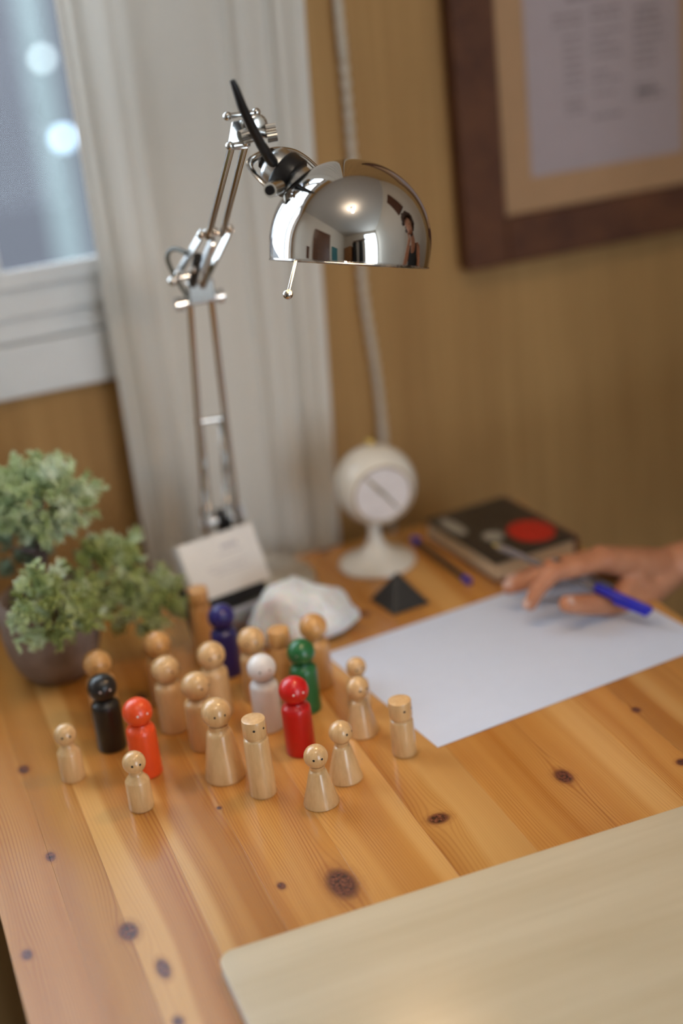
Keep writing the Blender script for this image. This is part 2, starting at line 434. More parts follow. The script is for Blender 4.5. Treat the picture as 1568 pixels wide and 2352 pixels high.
# window: white frame, two sashes, board under it
win = bpy.data.objects.new('window_1', None); win['kind'] = 'structure'; C.objects.link(win)
b = bmesh.new()
box(b, WX0, WX1 + .02, WALLY - .012, WALLY + .02, .205, .262)          # lower board
link('lower_board', b, M['white_paint'], win, False, bev=.002)
b = bmesh.new()
y0, y1 = WALLY - .006, WALLY + .05
box(b, WX0, WX1, y0, y1, WZ0 + .003, .30); box(b, WX0, WX1, y0, y1, WZ1 - .04, WZ1)
box(b, WX0, WX0 + .04, y0, y1, .30, WZ1 - .04); box(b, WX1 - .035, WX1, y0, y1, .30, WZ1 - .04)
link('window_frame', b, M['white_paint'], win, False, bev=.003)
for (a0, a1) in ((WX0 + .04, -.46), (-.46, .152), (.152, WX1 - .035)):
    b = bmesh.new(); s = .020; yy0, yy1 = y0 - .006, y1 - .012
    box(b, a0, a1, yy0, yy1, .29, .326); box(b, a0, a1, yy0, yy1, WZ1 - .07, WZ1 - .035)
    box(b, a0, a0 + s, yy0, yy1, .326, WZ1 - .07); box(b, a1 - s, a1, yy0, yy1, .326, WZ1 - .07)
    box(b, a0, a1, yy0 - .006, yy0 + .004, .322, .342)
    sash = link('sash', b, M['white_paint'], win, False, bev=.002)
    link('pane', nbox(a0 + s, a1 - s, yy0 + .012, yy0 + .016, .33, WZ1 - .07), M['glass'], sash, False)

# outside: paving, rendered facade, post, glowing globes added as glints
struct('trim_1', nbox(-30, 30, WALLY + .5, 40, -3.3, -3.2), M['ground'])['label'] = 'grey paving outside the window'
fac = thing('building_facade', 'grey lavender rendered house wall seen blurred through the window', 'building', (2, 10, -3.2))
link('wall', nbox(-1.8, 9, 10, 12, -3.2, 8.6), M['facade'], fac, False)  # raised above the view to block part of the sky
M['sheen_stucco'] = plain('sheen_stucco', (0.17, 0.18, 0.21), 0.9)
link('sheen_storey', nbox(-1.82, 9.02, 9.96, 12, 2.6, 8.62), M['sheen_stucco'], fac, False)  # out of view, added pale to put a soft sheen on the desk
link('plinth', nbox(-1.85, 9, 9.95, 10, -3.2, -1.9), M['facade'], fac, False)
p0 = at(85, 120, Y=6.0)
tag(link('post', nbox(p0.x - .045, p0.x + .045, 6, 6.1, -3.2, 1.4), M['post'], None, False), 'pale vertical post outside, blurred behind the window glass', 'post')
gpos = at(146, 318, Y=5.6)
lo = thing('outdoor_glint', 'small bluish white glint outside the window, made as a glowing globe', 'glint', (gpos.x, gpos.y, -3.2))
link('globe', ball(bmesh.new(), gpos, .022), M['glint'], lo)
link('stem', ntube([(gpos.x, gpos.y, -3.2), (gpos.x, gpos.y, gpos.z - .02)], .006), M['post'], lo)  # added to hold up the glint globe
gpos = at(97, 135, Y=5.8)
lo = thing('outdoor_glint', 'paler glint outside, made as a glowing globe, above the bright one', 'glint', (gpos.x, gpos.y, -3.2))
M['glint_dim'] = emis('pale_glint', (0.80, 0.86, 0.82), 0.24)  # weaker glow for the second added glint
link('globe', ball(bmesh.new(), gpos, .018), M['glint_dim'], lo)
link('stem', ntube([(gpos.x, gpos.y, -3.2), (gpos.x, gpos.y, gpos.z - .018)], .005), M['post'], lo)  # added to hold up the paler glint globe

# curtain
def curtain():
    bm = bmesh.new(); nu, nv = 150, 60
    zt, zb = 1.74, -.70; g = []
    for j in range(nv + 1):
        z = zt + (zb - zt) * j / nv
        xl = .266; xr = .488 + max(-.3, min(z, .75)) * .045
        row = []
        for i in range(nu + 1):
            u = i / nu
            ph = 2 * PI * (3.6 * u + .30 * math.sin(2.3 * u * PI) + .05 * math.sin(z * 3))
            amp = .0022 + .0012 * math.sin(u * 9 + z)
            y = 1.545 + amp * math.sin(ph) + .003 * math.sin(ph * 2.3 + 1)
            x = xl + (xr - xl) * u + .004 * math.cos(ph) * (1 if 0 < i < nu else 0)
            if u > .86: y -= .010 * (u - .86) / .14
            row.append(bm.verts.new((x, y, z)))
        g.append(row)
    for j in range(nv):
        for i in range(nu): bm.faces.new((g[j][i], g[j][i + 1], g[j + 1][i + 1], g[j + 1][i]))
    return bm
cu = thing('curtain', 'sheer off-white curtain hanging between the window and the framed document', 'curtain', (.38, 1.545, -.7))
link('drape', curtain(), M['curtain'], cu)
rod = ntube([(-1.1, 1.555, 1.76), (.62, 1.555, 1.76)], .010, 12)
tag(link('curtain_rod', rod, M['chrome']), 'thin metal curtain rod above the window', 'rod')

# cord on the wall
cp = [at(x, y, Y=1.588) for x, y in ((768, -60), (775, 0), (792, 170), (806, 330), (826, 560), (836, 680), (866, 870), (881, 1010), (884, 1060))]
cp = [Vector((.566, 1.588, 1.7))] + [Vector((p.x, 1.588, p.z)) for p in cp] + [Vector((.575, 1.588, -.5))]
b = bmesh.new(); sp = smoothcurve(cp, 10)
tube(b, sp, .0032, 8)
tw = bmesh.new()
for i in range(2):
    pts = []
    L = 0; last = sp[0]
    for a0, a1 in zip(sp, sp[1:]):
        for k in range(6):
            p = a0.lerp(a1, k / 6); L += (p - last).length; last = p
            an = L / .016 * 2 * PI / 2 + PI * i
            pts.append(p + Vector((math.cos(an), math.sin(an), 0)) * .0028)
    tube(tw, pts, .0022, 6)
cd = thing('hanging_cord', 'twisted pale cord hanging down the wall beside the curtain', 'cord', (.575, 1.588, -.5))
link('core', b, M['cord'], cd); link('strand', tw, M['cord'], cd)

# framed document on the wall
fr = thing('framed_document', 'dark wood frame holding a printed document on the brown wall', 'picture frame', (.91, 1.59, .25))
fx0, fx1, fz0, fz1 = .690, 1.130, .250, .80; fw = .053
for (x0, x1, z0, z1) in ((fx0, fx0 + fw, fz0, fz1), (fx1 - fw, fx1, fz0, fz1), (fx0 + fw, fx1 - fw, fz0, fz0 + fw), (fx0 + fw, fx1 - fw, fz1 - fw, fz1)):
    link('frame_rail', nbox(x0, x1, 1.572, 1.599, z0, z1), M['frame_wood'], fr, False, bev=.003)
link('mat_board', nbox(fx0 + fw, fx1 - fw, 1.588, 1.598, fz0 + fw, fz1 - fw), M['mat_board'], fr, False)
doc = link('document', nbox(.784, .982, 1.5868, 1.588, .342, .63), M['frame_paper'], fr, False)
b = bmesh.new(); rr = random.Random(3)
def textrow(z, x0, x1, h):
    x = x0
    while x < x1:
        wd = rr.uniform(.004, .013)
        box(b, x, min(x + wd, x1), 1.5862, 1.5868, z, z + h); x += wd + .0025
textrow(.540, .806, .955, .0055); textrow(.529, .838, .895, .006); textrow(.549, .84, .93, .004)
for z in (.512, .503): textrow(z, .82, .855, .0035); textrow(z + .003, .868, .905, .0035); textrow(z - .003, .925, .955, .004)
for z in (.489, .480, .471, .462, .453, .444, .435, .420, .413, .406):
    textrow(z, .832, .855, .0028)
    if rr.random() < .8: textrow(z + .002, .868, .868 + rr.uniform(.02, .04), .0028)
    if rr.random() < .55: textrow(z + .004, .922, .922 + rr.uniform(.015, .04), .0030)
textrow(.396, .866, .905, .004); textrow(.417, .926, .955, .004)
link('print', b, M['frame_ink'], doc, False, kind='stuff')

# ------------------------------------------------------------------ desk
desk = thing('desk', 'lacquered knotty pine desk carrying the lamp and wooden figures', 'desk', (.35, 1.0, RZ0))
DX0, DX1, DY0, DY1 = .016, .6885, .56, 1.474
joints = [DX0, .063, .0995, .153, .203, .268, .336, .400, .467, .528, .563, .628, DX1]
tones = [.40, .22, .42, .30, .55, .62, .42, .60, .66, .75, .35, .5]  # left staves set darker to offset strong window light there
for i, (a0, a1) in enumerate(zip(joints, joints[1:])):
    o = link('plank', nbox(a0 + .00004, a1 - .00004, DY0, DY1, -.022, 0), M['pine'], desk, False, bev=.00012, col=(((i * 0.37) % 1.0), tones[i], 0, 1))
for sx in (DX0 + .03, DX1 - .075):
    for sy in (DY0 + .03, DY1 - .075):
        link('leg', nbox(sx, sx + .045, sy, sy + .045, RZ0, -.022), M['pine'], desk, False, bev=.003, col=(.3, .4, 0, 1))
for (x0, x1, y0, y1) in ((DX0 + .075, DX1 - .075, DY0 + .04, DY0 + .06), (DX0 + .075, DX1 - .075, DY1 - .06, DY1 - .04), (DX0 + .04, DX0 + .06, DY0 + .075, DY1 - .075), (DX1 - .06, DX1 - .04, DY0 + .075, DY1 - .075)):
    link('apron', nbox(x0, x1, y0, y1, -.10, -.022), M['pine'], desk, False, col=(.6, .4, 0, 1))

# pale board in the foreground
def rounded_slab(x0, x1, y0, y1, z0, z1, r, n=8, mx=None):
    bm = bmesh.new(); pts = []
    for cx, cy, a in ((x1 - r, y1 - r, 0), (x0 + r, y1 - r, 90), (x0 + r, y0 + r, 180), (x1 - r, y0 + r, 270)):
        for k in range(n + 1):
            an = math.radians(a + 90 * k / n); pts.append((cx + r * math.cos(an), cy + r * math.sin(an)))
    lo = [bm.verts.new((x, y, z0)) for x, y in pts]; hi = [bm.verts.new((x, y, z1)) for x, y in pts]
    bm.faces.new(lo[::-1]); bm.faces.new(hi); N = len(pts)
    for i in range(N): bm.faces.new((lo[i], lo[(i + 1) % N], hi[(i + 1) % N], hi[i]))
    if mx is not None: bmesh.ops.transform(bm, matrix=mx, verts=bm.verts)
    return bm
bd = thing('wooden_board', 'pale birch board with rounded corner lying at the front of the desk', 'board', (.33, .72, 0))
link('panel', rounded_slab(.147, .660, .585, .8475, .0075, .0105, .012), M['board_wood'], bd, True, bev=.0008)
link('core', rounded_slab(.1475, .6595, .5855, .847, .0002, .0075, .0115), M['board_edge'], bd, True)

# paper sheet
def sheet():
    bm = bmesh.new(); nx, ny = 30, 20; g = []
    c = Vector((.3929, 1.0309, 0)); a = math.radians(7.4)
    ux = Vector((math.cos(a), math.sin(a), 0)); uy = Vector((-math.sin(a), math.cos(a), 0))
    for lay in (0.0004, 0.0007):
        gg = []
        for j in range(ny + 1):
            row = []
            for i in range(nx + 1):
                u, v = i / nx, j / ny
                p = c + ux * .297 * u + uy * .210 * v
                p.z = lay + .0012 * max(0, math.sin(u * 3.0) * math.sin(v * 4 + 1)) * (u * v)
                row.append(bm.verts.new(p))
            gg.append(row)
        g.append(gg)
    for gg in g:
        for j in range(ny):
            for i in range(nx): bm.faces.new((gg[j][i], gg[j][i + 1], gg[j + 1][i + 1], gg[j + 1][i]))
    lo, hi = g
    for i in range(nx):
        bm.faces.new((lo[0][i], lo[0][i + 1], hi[0][i + 1], hi[0][i])); bm.faces.new((lo[ny][i], lo[ny][i + 1], hi[ny][i + 1], hi[ny][i]))
    for j in range(ny):
        bm.faces.new((lo[j][0], lo[j + 1][0], hi[j + 1][0], hi[j][0])); bm.faces.new((lo[j][nx], lo[j + 1][nx], hi[j + 1][nx], hi[j][nx]))
    return bm
tag(link('paper_sheet', sheet(), M['paper']), 'blank white paper sheet lying on the desk under the hand', 'paper')

# ------------------------------------------------------------------ peg dolls
def arc(cz, r, a0, a1, n=10, squash=1.0):
    return [(max(0, r * math.cos(math.radians(a0 + (a1 - a0) * i / n))), cz + r * squash * math.sin(math.radians(a0 + (a1 - a0) * i / n))) for i in range(n + 1)]
MM = .001
KIND = {
    'tall': dict(body=[(0, 0), (12.0, 0), (12.7, .7), (12.9, 2), (12.6, 40), (12.3, 43), (11, 45.3), (8.8, 46.6), (8.2, 48.5), (0, 48.5)], hr=12.8, hz=59.2, sq=.97),
    'small': dict(body=[(0, 0), (9.6, 0), (10.2, .6), (10.3, 2), (10.1, 25.5), (9.6, 27), (6.4, 31), (5.5, 33), (5.6, 35.5), (0, 35.5)], hr=9.6, hz=42.6, sq=1.0),
    'skirt': dict(body=[(0, 0), (16.6, 0), (17.2, .7), (17.1, 2), (10.9, 41), (10.2, 43), (8.8, 44.2), (7.9, 45), (7.6, 47), (8.3, 48.5), (8.3, 50), (0, 50)], hr=12.7, hz=60.8, sq=1.0),
    'small_skirt': dict(body=[(0, 0), (14.0, 0), (14.5, .6), (14.3, 2), (7.4, 29), (6.6, 30.6), (5.6, 31.2), (5.4, 32.4), (6.1, 33.4), (6.1, 35), (0, 35)], hr=9.8, hz=43.3, sq=1.0),
    'column': dict(body=[(0, 0), (10.6, 0), (11.1, .6), (11.1, 2), (10.2, 51), (9.7, 52.3), (8.4, 53), (8.4, 54.6), (0, 54.6)], cyl=(54.4, 70), hr=9.8),
    'short_column': dict(body=[(0, 0), (10.0, 0), (10.5, .6), (10.5, 2), (9.9, 31), (9.4, 32.4), (8.4, 33), (8.4, 34.4), (0, 34.4)], cyl=(34.2, 50.5), hr=9.8),
}
meshes = {}
def doll_mesh(kind, part):
    if (kind, part) in meshes: return meshes[(kind, part)]
    K = KIND[kind]; bm = bmesh.new()
    if part == 'body': prof = K['body']
    elif 'cyl' in K:
        z0, z1 = K['cyl']; r = K['hr']; prof = [(0, z0), (r - 1, z0), (r - .2, z0 + .7), (r, z0 + 1.5), (r, z1 - 1.2), (r - .3, z1 - .3), (r - 1.1, z1), (0, z1)]
    else: prof = arc(K['hz'], K['hr'], -90, 90, 24, K['sq'])
    prof = [(r * MM, z * MM) for r, z in prof]
    prof[0] = (0, prof[0][1]); prof[-1] = (0, prof[-1][1])
    lathe(bm, prof, 48)
    bmesh.ops.recalc_face_normals(bm, faces=bm.faces[:])
    me = bpy.data.meshes.new(part); bm.to_mesh(me); bm.free()
    for p in me.polygons: p.use_smooth = True
    b2 = bmesh.new(); b2.from_mesh(me)
    sh = [e.calc_face_angle(0) > 0.8 for e in b2.edges]; b2.free()
    me.attributes.new('sharp_edge', 'BOOLEAN', 'EDGE').data.foreach_set('value', sh)
    me.materials.append(None)
    meshes[(kind, part)] = me; return me
eb = bmesh.new(); bmesh.ops.create_uvsphere(eb, u_segments=12, v_segments=8, radius=1)
eye_me = bpy.data.meshes.new('eye'); eb.to_mesh(eye_me); eb.free(); eye_me.materials.append(None)
for p in eye_me.polygons: p.use_smooth = True

def setmat(o, m):
    o.material_slots[0].link = 'OBJECT'; o.material_slots[0].material = m
def doll(kind, x, y, yaw, mat, label, eye='eye_black', scale=1.0, group='wooden peg figures standing on the desk'):
    """yaw: degrees the face is turned from the camera towards the right-hand side"""
    t = thing('peg_doll', label, 'figurine', (x, y, 0), group)
    fa = math.atan2(-y, -x) + math.radians(yaw)
    t.rotation_euler = (0, 0, fa); t.scale = (scale,) * 3
    K = KIND[kind]
    for part in ('body', 'head'):
        o = bpy.data.objects.new(part, doll_mesh(kind, part)); C.objects.link(o); o.parent = t; setmat(o, M[mat])
        o.rotation_euler = (0, 0, 0)
    r = K['hr'] * MM
    for s in (-1, 1):
        lat = math.radians(20.5) * s
        e = bpy.data.objects.new('eye', eye_me); C.objects.link(e); e.parent = t; setmat(e, M[eye])
        if 'cyl' in K:
            z = (K['cyl'][0] + (K['cyl'][1] - K['cyl'][0]) * .58) * MM; lat = math.radians(26) * s
            e.location = (r * math.cos(lat), r * math.sin(lat), z); el = 0
        else:
            el = math.radians(9); rr_ = r * .985
            e.location = (rr_ * math.cos(el) * math.cos(lat), rr_ * math.cos(el) * math.sin(lat), K['hz'] * MM + rr_ * math.sin(el) * K['sq'])
        e.rotation_euler = (0, -el, lat); e.scale = (.0004, .00105, .00105)
    return t

W1, W2 = 'doll_wood', 'doll_wood_warm'
doll('small', .103, 1.143, 2, W1, 'small plain wooden peg doll at the far left, alone beside the desk edge')
doll('small', .1455, 1.069, 8, W1, 'small plain wooden peg doll in front of the orange one')
doll('tall', .1445, 1.176, 10, 'paint_black', 'black painted peg doll', 'eye_white')
doll('tall', .1625, 1.1185, 18, 'paint_orange', 'bright orange painted peg doll', 'eye_white')
doll('tall', .150, 1.223, 12, W2, 'plain wooden peg doll directly behind the black one')
doll('tall', .207, 1.231, 25, W2, 'plain wooden peg doll farthest back on the left, below the plant')
doll('tall', .202, 1.179, 46, W1, 'plain round-headed peg doll between the orange and the white ones, facing right, nearer the orange')
doll('tall', .218, 1.136, 42, W1, 'plain round-headed peg doll right behind the large flared one')
doll('tall', .245, 1.184, 15, W1, 'plain round-headed peg doll in front of the dark blue one')
doll('column', .266, 1.303, 20, W2, 'tall flat-topped wooden peg doll at the back, left of the dark blue one')
doll('tall', .2745, 1.253, -6, 'paint_blue', 'dark blue painted peg doll', 'eye_black')
doll('tall', .285, 1.192, 0, W1, 'plain round-headed peg doll just behind the white one')
doll('tall', .2775, 1.137, 12, 'paint_white', 'white painted peg doll', 'eye_grey')
doll('column', .308, 1.180, 150, W2, 'flat-topped wooden peg doll behind the white and green ones')
doll('tall', .3425, 1.187, 175, W2, 'plain wooden peg doll behind the green one, beside the paper corner')
doll('tall', .318, 1.150, 0, 'paint_green', 'dark green painted peg doll', 'eye_grey', .97)
doll('tall', .2895, 1.085, 18, 'paint_red', 'red painted peg doll', 'eye_white')
doll('skirt', .2205, 1.080, 12, W1, 'large flared wooden peg doll with wide skirt, in the middle front')
doll('column', .241, 1.0395, 22, W1, 'tall flat-topped wooden peg doll at the front, right of the large flared one')
doll('small_skirt', .2785, 1.0025, 8, W1, 'small flared wooden peg doll nearest the camera')
doll('small_skirt', .3085, 1.027, 52, W1, 'small flared wooden peg doll right behind the nearest one, looking right')
doll('small_skirt', .347, 1.088, 30, W1, 'small flared wooden peg doll near the paper edge')
doll('small', .361, 1.130, 20, W1, 'smallest wooden peg doll half hidden at the paper edge', scale=.93)
doll('short_column', .366, 1.039, 45, W1, 'short flat-topped wooden peg doll alone beside the paper')

# ------------------------------------------------------------------ desk lamp
lb = Vector((.347, 1.405, 0))
lamp = thing('desk_lamp', 'chrome jointed desk lamp with dome shade over the wooden figures', 'lamp', lb)
link('base', lathe(bmesh.new(), [(0, 0), (.065, 0), (.067, .002), (.067, .012), (.064, .016), (.02, .020), (.012, .026), (0, .026)], 56, Matrix.Translation(lb)), M['base_metal'], lamp)
# bracket on the base
bx = Vector((.325, 1.408, 0))
b = bmesh.new(); box(b, bx.x - .020, bx.x - .016, bx.y - .012, bx.y + .012, .016, .105); box(b, bx.x + .016, bx.x + .020, bx.y - .012, bx.y + .012, .016, .105); box(b, bx.x - .02, bx.x + .02, bx.y - .012, bx.y + .012, .016, .022)
cyl(b, (bx.x - .024, bx.y, .09), (bx.x + .024, bx.y, .09), .004)
link('bracket', b, M['satin_metal'], lamp, False, bev=.001)
link('post', nbox(bx.x - .006, bx.x + .008, bx.y - .008, bx.y + .008, .02, .100), M['black_plastic'], lamp, False, bev=.002)
# lower arm
rods = [((435, 690, 1.345), (452, 930, 1.375), (474, 1215, 1.405)), ((484, 684, 1.345), (512, 900, 1.375), (546, 1195, 1.405))]
for (a0, m0, c0) in rods:
    pa, pc = at(a0[0], a0[1], Y=a0[2]), at(c0[0], c0[1], Y=c0[2])
    link('lower_rod', ntube([pa, pc], .0031, 14), M['chrome'], lamp)
for (a0, c0) in (((459, 968, 1.385), (480, 1190, 1.395)), ((508, 962, 1.385), (524, 1185, 1.395))):
    pa, pc = at(a0[0], a0[1], Y=a0[2]), at(c0[0], c0[1], Y=c0[2])
    pts = []; x, y, d = frame_of(pc - pa); n = 34
    for i in range(n * 10 + 1):
        s = i / (n * 10); an = 2 * PI * i / 10
        pts.append(pa.lerp(pc, s) + (x * math.cos(an) + y * math.sin(an)) * .0032)
    link('spring', ntube(pts, .0009, 5), M['chrome'], lamp)
link('crossbar', ntube([at(448, 970, Y=1.38), at(514, 960, Y=1.38)], .0024, 10), M['chrome'], lamp)
link('spring_hook', ntube(smoothcurve([at(459, 968, Y=1.382), at(457, 945, Y=1.38), at(452, 932, Y=1.378)]), .0014, 8), M['chrome'], lamp)
# elbow
def bar(a, c, w_, th, up=None):
    a, c = Vector(a), Vector(c); d = (c - a); L = d.length; n = up or Vector((1, 0, 0))
    x = d.normalized(); z = (n - x * n.dot(x)).normalized(); y = z.cross(x)
    mx = Matrix(((x[0], y[0], z[0], a[0]), (x[1], y[1], z[1], a[1]), (x[2], y[2], z[2], a[2]), (0, 0, 0, 1)))
    bm = bmesh.new(); pts = []
    for k in range(9): an = PI / 2 + PI * k / 8; pts.append((w_ * math.cos(an), w_ * math.sin(an)))
    for k in range(9): an = -PI / 2 + PI * k / 8; pts.append((L + w_ * math.cos(an), w_ * math.sin(an)))
    lo = [bm.verts.new(mx @ Vector((p[0], p[1], -th))) for p in pts]; hi = [bm.verts.new(mx @ Vector((p[0], p[1], th))) for p in pts]
    bm.faces.new(lo[::-1]); bm.faces.new(hi)
    for i in range(len(pts)): bm.faces.new((lo[i], lo[(i + 1) % len(pts)], hi[(i + 1) % len(pts)], hi[i]))
    return bm
eA = [((461, 540, 1.262), (410, 628, 1.325)), ((527, 532, 1.262), (470, 650, 1.325))]
for (a0, c0) in eA:
    link('elbow_plate', bar(at(a0[0], a0[1], Y=a0[2]), at(c0[0], c0[1], Y=c0[2]), .0052, .0009, Vector((1, -.55, .2))), M['chrome'], lamp, False, bev=.0004)
link('elbow_link', bar(at(486, 560, Y=1.262), at(466, 610, Y=1.29), .0062, .002, Vector((1, -.6, .2))), M['satin_metal'], lamp, False, bev=.0006)
b = bmesh.new(); cyl(b, at(454, 542, Y=1.262), at(534, 528, Y=1.262), .0026, 14); link('elbow_bolt', b, M['chrome'], lamp)
b = bmesh.new(); cyl(b, at(396, 640, Y=1.325), at(446, 630, Y=1.325), .0028, 14); ball(b, at(397, 645, Y=1.324), .0046); link('elbow_bolt', b, M['chrome'], lamp)
b = bmesh.new(); cyl(b, at(402, 700, Y=1.343), at(512, 678, Y=1.343), .0042, 16); cyl(b, at(402, 700, Y=1.343), at(420, 697, Y=1.343), .0066, 16); cyl(b, at(498, 681, Y=1.343), at(512, 678, Y=1.343), .0066, 16); link('elbow_bolt', b, M['chrome'], lamp)
for q in ((461, 538, 1.258), (474, 534, 1.258), (492, 530, 1.258), (527, 524, 1.258), (409, 628, 1.322), (444, 618, 1.30)):
    link('screw', ball(bmesh.new(), at(q[0], q[1], Y=q[2]), .0034, 12), M['chrome'], lamp)
b = bmesh.new(); box(b, -.012, .012, -.003, .003, -.010, .010, Matrix.Translation(at(462, 668, Y=1.335)))
link('elbow_bracket', b, M['chrome'], lamp, False, bev=.001)
link('link_rod', ntube([at(480, 600, Y=1.30), at(462, 668, Y=1.34)], .0030, 12), M['chrome'], lamp)
link('link_rod', ntube([at(455, 590, Y=1.30), at(440, 660, Y=1.34)], .0045, 12), M['black_plastic'], lamp)
cord = smoothcurve([at(*q[:2], Y=q[2]) for q in ((428, 582, 1.30), (410, 573, 1.31), (392, 574, 1.32), (384, 590, 1.325), (390, 612, 1.33), (405, 640, 1.335), (430, 680, 1.35))], 8)
link('cord', ntube(cord, .0022, 8), M['grey_plastic'], lamp)
# upper arm
for (a0, c0) in (((533, 332, 1.125), (478, 545, 1.262)), ((563, 332, 1.125), (510, 538, 1.262))):
    link('upper_rod', ntube([at(a0[0], a0[1], Y=a0[2]), at(c0[0], c0[1], Y=c0[2])], .0028, 14), M['chrome'], lamp)
# head joint
hy = 1.12
b = bmesh.new()
tri = [at(*q, Y=hy) for q in ((533, 280), (556, 275), (575, 318), (568, 342), (540, 344), (524, 335), (530, 300))]
nrm = Vector((.15, -1, .3)).normalized()
lo_ = [b.verts.new(p - nrm * .0012) for p in tri]; hi_ = [b.verts.new(p + nrm * .0012) for p in tri]
b.faces.new(lo_); b.faces.new(hi_[::-1])
for i in range(len(tri)): b.faces.new((lo_[i], lo_[(i + 1) % len(tri)], hi_[(i + 1) % len(tri)], hi_[i]))
link('head_bracket', b, M['chrome'], lamp, False, bev=.0005)
link('elbow_bolt', cyl(cyl(bmesh.new(), at(518, 268, Y=hy - .004), at(590, 258, Y=hy - .004), .0022, 14), at(530, 336, Y=hy), at(572, 328, Y=hy), .003, 14), M['chrome'], lamp)
for q in ((522, 267), (588, 258), (528, 335), (566, 326)):
    b = bmesh.new(); p = at(*q, Y=hy - .004); ball(b, p, .0034, 12); link('screw', b, M['chrome'], lamp)
link('joint_collar', cyl(bmesh.new(), at(556, 318, Y=hy - .004), at(585, 308, Y=hy - .006), .0052, 18), M['chrome'], lamp)
# knurled wing knob
def gear(pa, pb, r, n=20):
    bm = bmesh.new(); x, y, d = frame_of(pb - pa); rings = []
    for p in (pa, pb):
        rings.append([bm.verts.new(p + (x * math.cos(PI * i / n) + y * math.sin(PI * i / n)) * (r if i % 2 else r * .88)) for i in range(2 * n)])
    for i in range(2 * n): bm.faces.new((rings[0][i], rings[0][(i + 1) % (2 * n)], rings[1][(i + 1) % (2 * n)], rings[1][i]))
    bm.faces.new(rings[0][::-1]); bm.faces.new(rings[1]); return bm
kn = link('knob', gear(at(612, 307, Y=hy - .010), at(635, 303, Y=hy - .012), .0068), M['chrome'], lamp, False)
link('knob_stem', cyl(bmesh.new(), at(580, 300, Y=hy - .008), at(614, 307, Y=hy - .010), .0036, 14), M['chrome'], lamp)
link('washer', ball(bmesh.new(), at(590, 288, Y=hy - .008), .0085, 16, (1, .35, 1)), M['chrome'], lamp)
# black lever
b = bmesh.new()
lv = [at(x, y, Y=Y_) for x, y, Y_ in ((533, 184, 1.085), (540, 200, 1.085), (556, 245, 1.09), (575, 285, 1.095), (598, 330, 1.10), (618, 362, 1.105), (632, 380, 1.11))]
tube(b, lv, [.0026, .0036, .0046, .0050, .0050, .0056, .0060], 12, True, .75)
link('lever', b, M['black_plastic'], lamp)
# shade: rim centre and axis
SC = at(804, 556, D=1.145)
ax = (MR @ Vector((.055, -.986, -.155))).normalized()
R = .0612
shade_mx = align(SC, ax)
prof = [(R * (1 - .017 * (k / 10) ** 2), -.0165 * k / 10) for k in range(10, -1, -1)]
prof += [(R * math.cos(math.radians(a)), R * math.sin(math.radians(a))) for a in range(3, 90, 3)] + [(0, R)]
outer = lathe(bmesh.new(), prof, 96, shade_mx, close=False)
shade = link('shade', outer, M['mirror_chrome'], lamp)
sm = shade.modifiers.new('thick', 'SOLIDIFY'); sm.thickness = .0012; sm.offset = -1
M['reflector'] = plain('satin_white_reflector', (0.70, 0.66, 0.58), 0.4)
Ri = R - .0022
prof = [(Ri * .985, -.015), (Ri, -.005)] + [(Ri * math.cos(math.radians(a)), Ri * math.sin(math.radians(a))) for a in range(2, 90, 4)] + [(0, Ri)]
link('reflector', lathe(bmesh.new(), prof, 64, shade_mx, close=False), M['reflector'], lamp)
rim = []
x_, y_, z_ = frame_of(ax)
for i in range(97):
    a = 2 * PI * i / 96; rim.append(SC - ax * .0162 + (x_ * math.cos(a) + y_ * math.sin(a)) * R * .983)
link('shade_rim', ntube(rim, .0007, 8, cap=False), M['mirror_chrome'], lamp)
# socket
sd = (MR @ Vector((-.775, -.62, .10))).normalized()       # from the shade outwards
s0 = at(702, 433, D=1.150)
sm_ = align(s0, sd)
link('collar', lathe(bmesh.new(), [(.0145, -.006), (.0145, .002), (.0135, .004), (.0135, .012), (.012, .014), (0, .014)], 40, sm_), M['satin_metal'], lamp)
link('socket_band', lathe(bmesh.new(), [(.0150, .011), (.0168, .0125), (.0168, .0225), (.0155, .0245), (0, .0245)], 40, sm_), M['black_plastic'], lamp)
link('socket', lathe(bmesh.new(), [(.0148, .022), (.0148, .030), (.0135, .0335), (.0095, .036), (0, .036)], 40, sm_), M['satin_metal'], lamp)
link('socket_cap', lathe(bmesh.new(), [(.009, .035), (.009, .039), (.006, .0415), (0, .042)], 28, sm_), M['black_plastic'], lamp)
# yoke
yk = smoothcurve([at(*q[:2], D=q[2]) for q in ((622, 437, 1.128), (600, 415, 1.128), (582, 396, 1.130), (573, 378, 1.134), (583, 364, 1.14), (606, 352, 1.148), (640, 345, 1.155), (676, 350, 1.165), (704, 366, 1.172), (726, 386, 1.176))], 8)
link('yoke', ntube(yk, .0030, 12, True, .5), M['chrome'], lamp)
link('yoke_eyelet', cyl(bmesh.new(), at(620, 437, D=1.124), at(640, 428, D=1.134), .0058, 24), M['chrome'], lamp)
link('eyelet_hole', cyl(bmesh.new(), at(618.5, 437.5, D=1.1225), at(621, 436.5, D=1.125), .0036, 20), M['black_plastic'], lamp)
# bulb
bc = SC - ax * .001 + x_ * 0
b = bmesh.new(); ball(b, bc + ax * .004, .019, 20); link('bulb', b, M['bulb'], lamp)
li = bpy.data.lights.new('bulb_light', 'POINT'); li.energy = BULB_W; li.color = (1.0, .66, .36); li.shadow_soft_size = .020
lo2 = bpy.data.objects.new('bulb_light', li); C.objects.link(lo2); lo2.location = bc - ax * .022
# thin pin with a ball under the rim
p0, p1 = at(676, 612, D=1.165), at(661, 676, D=1.165)
link('pull_pin', ntube([p0 + (p0 - p1) * .3, p1], .0013, 10), M['chrome'], lamp)
link('pull_ball', ball(bmesh.new(), p1, .0040, 16), M['chrome'], lamp)

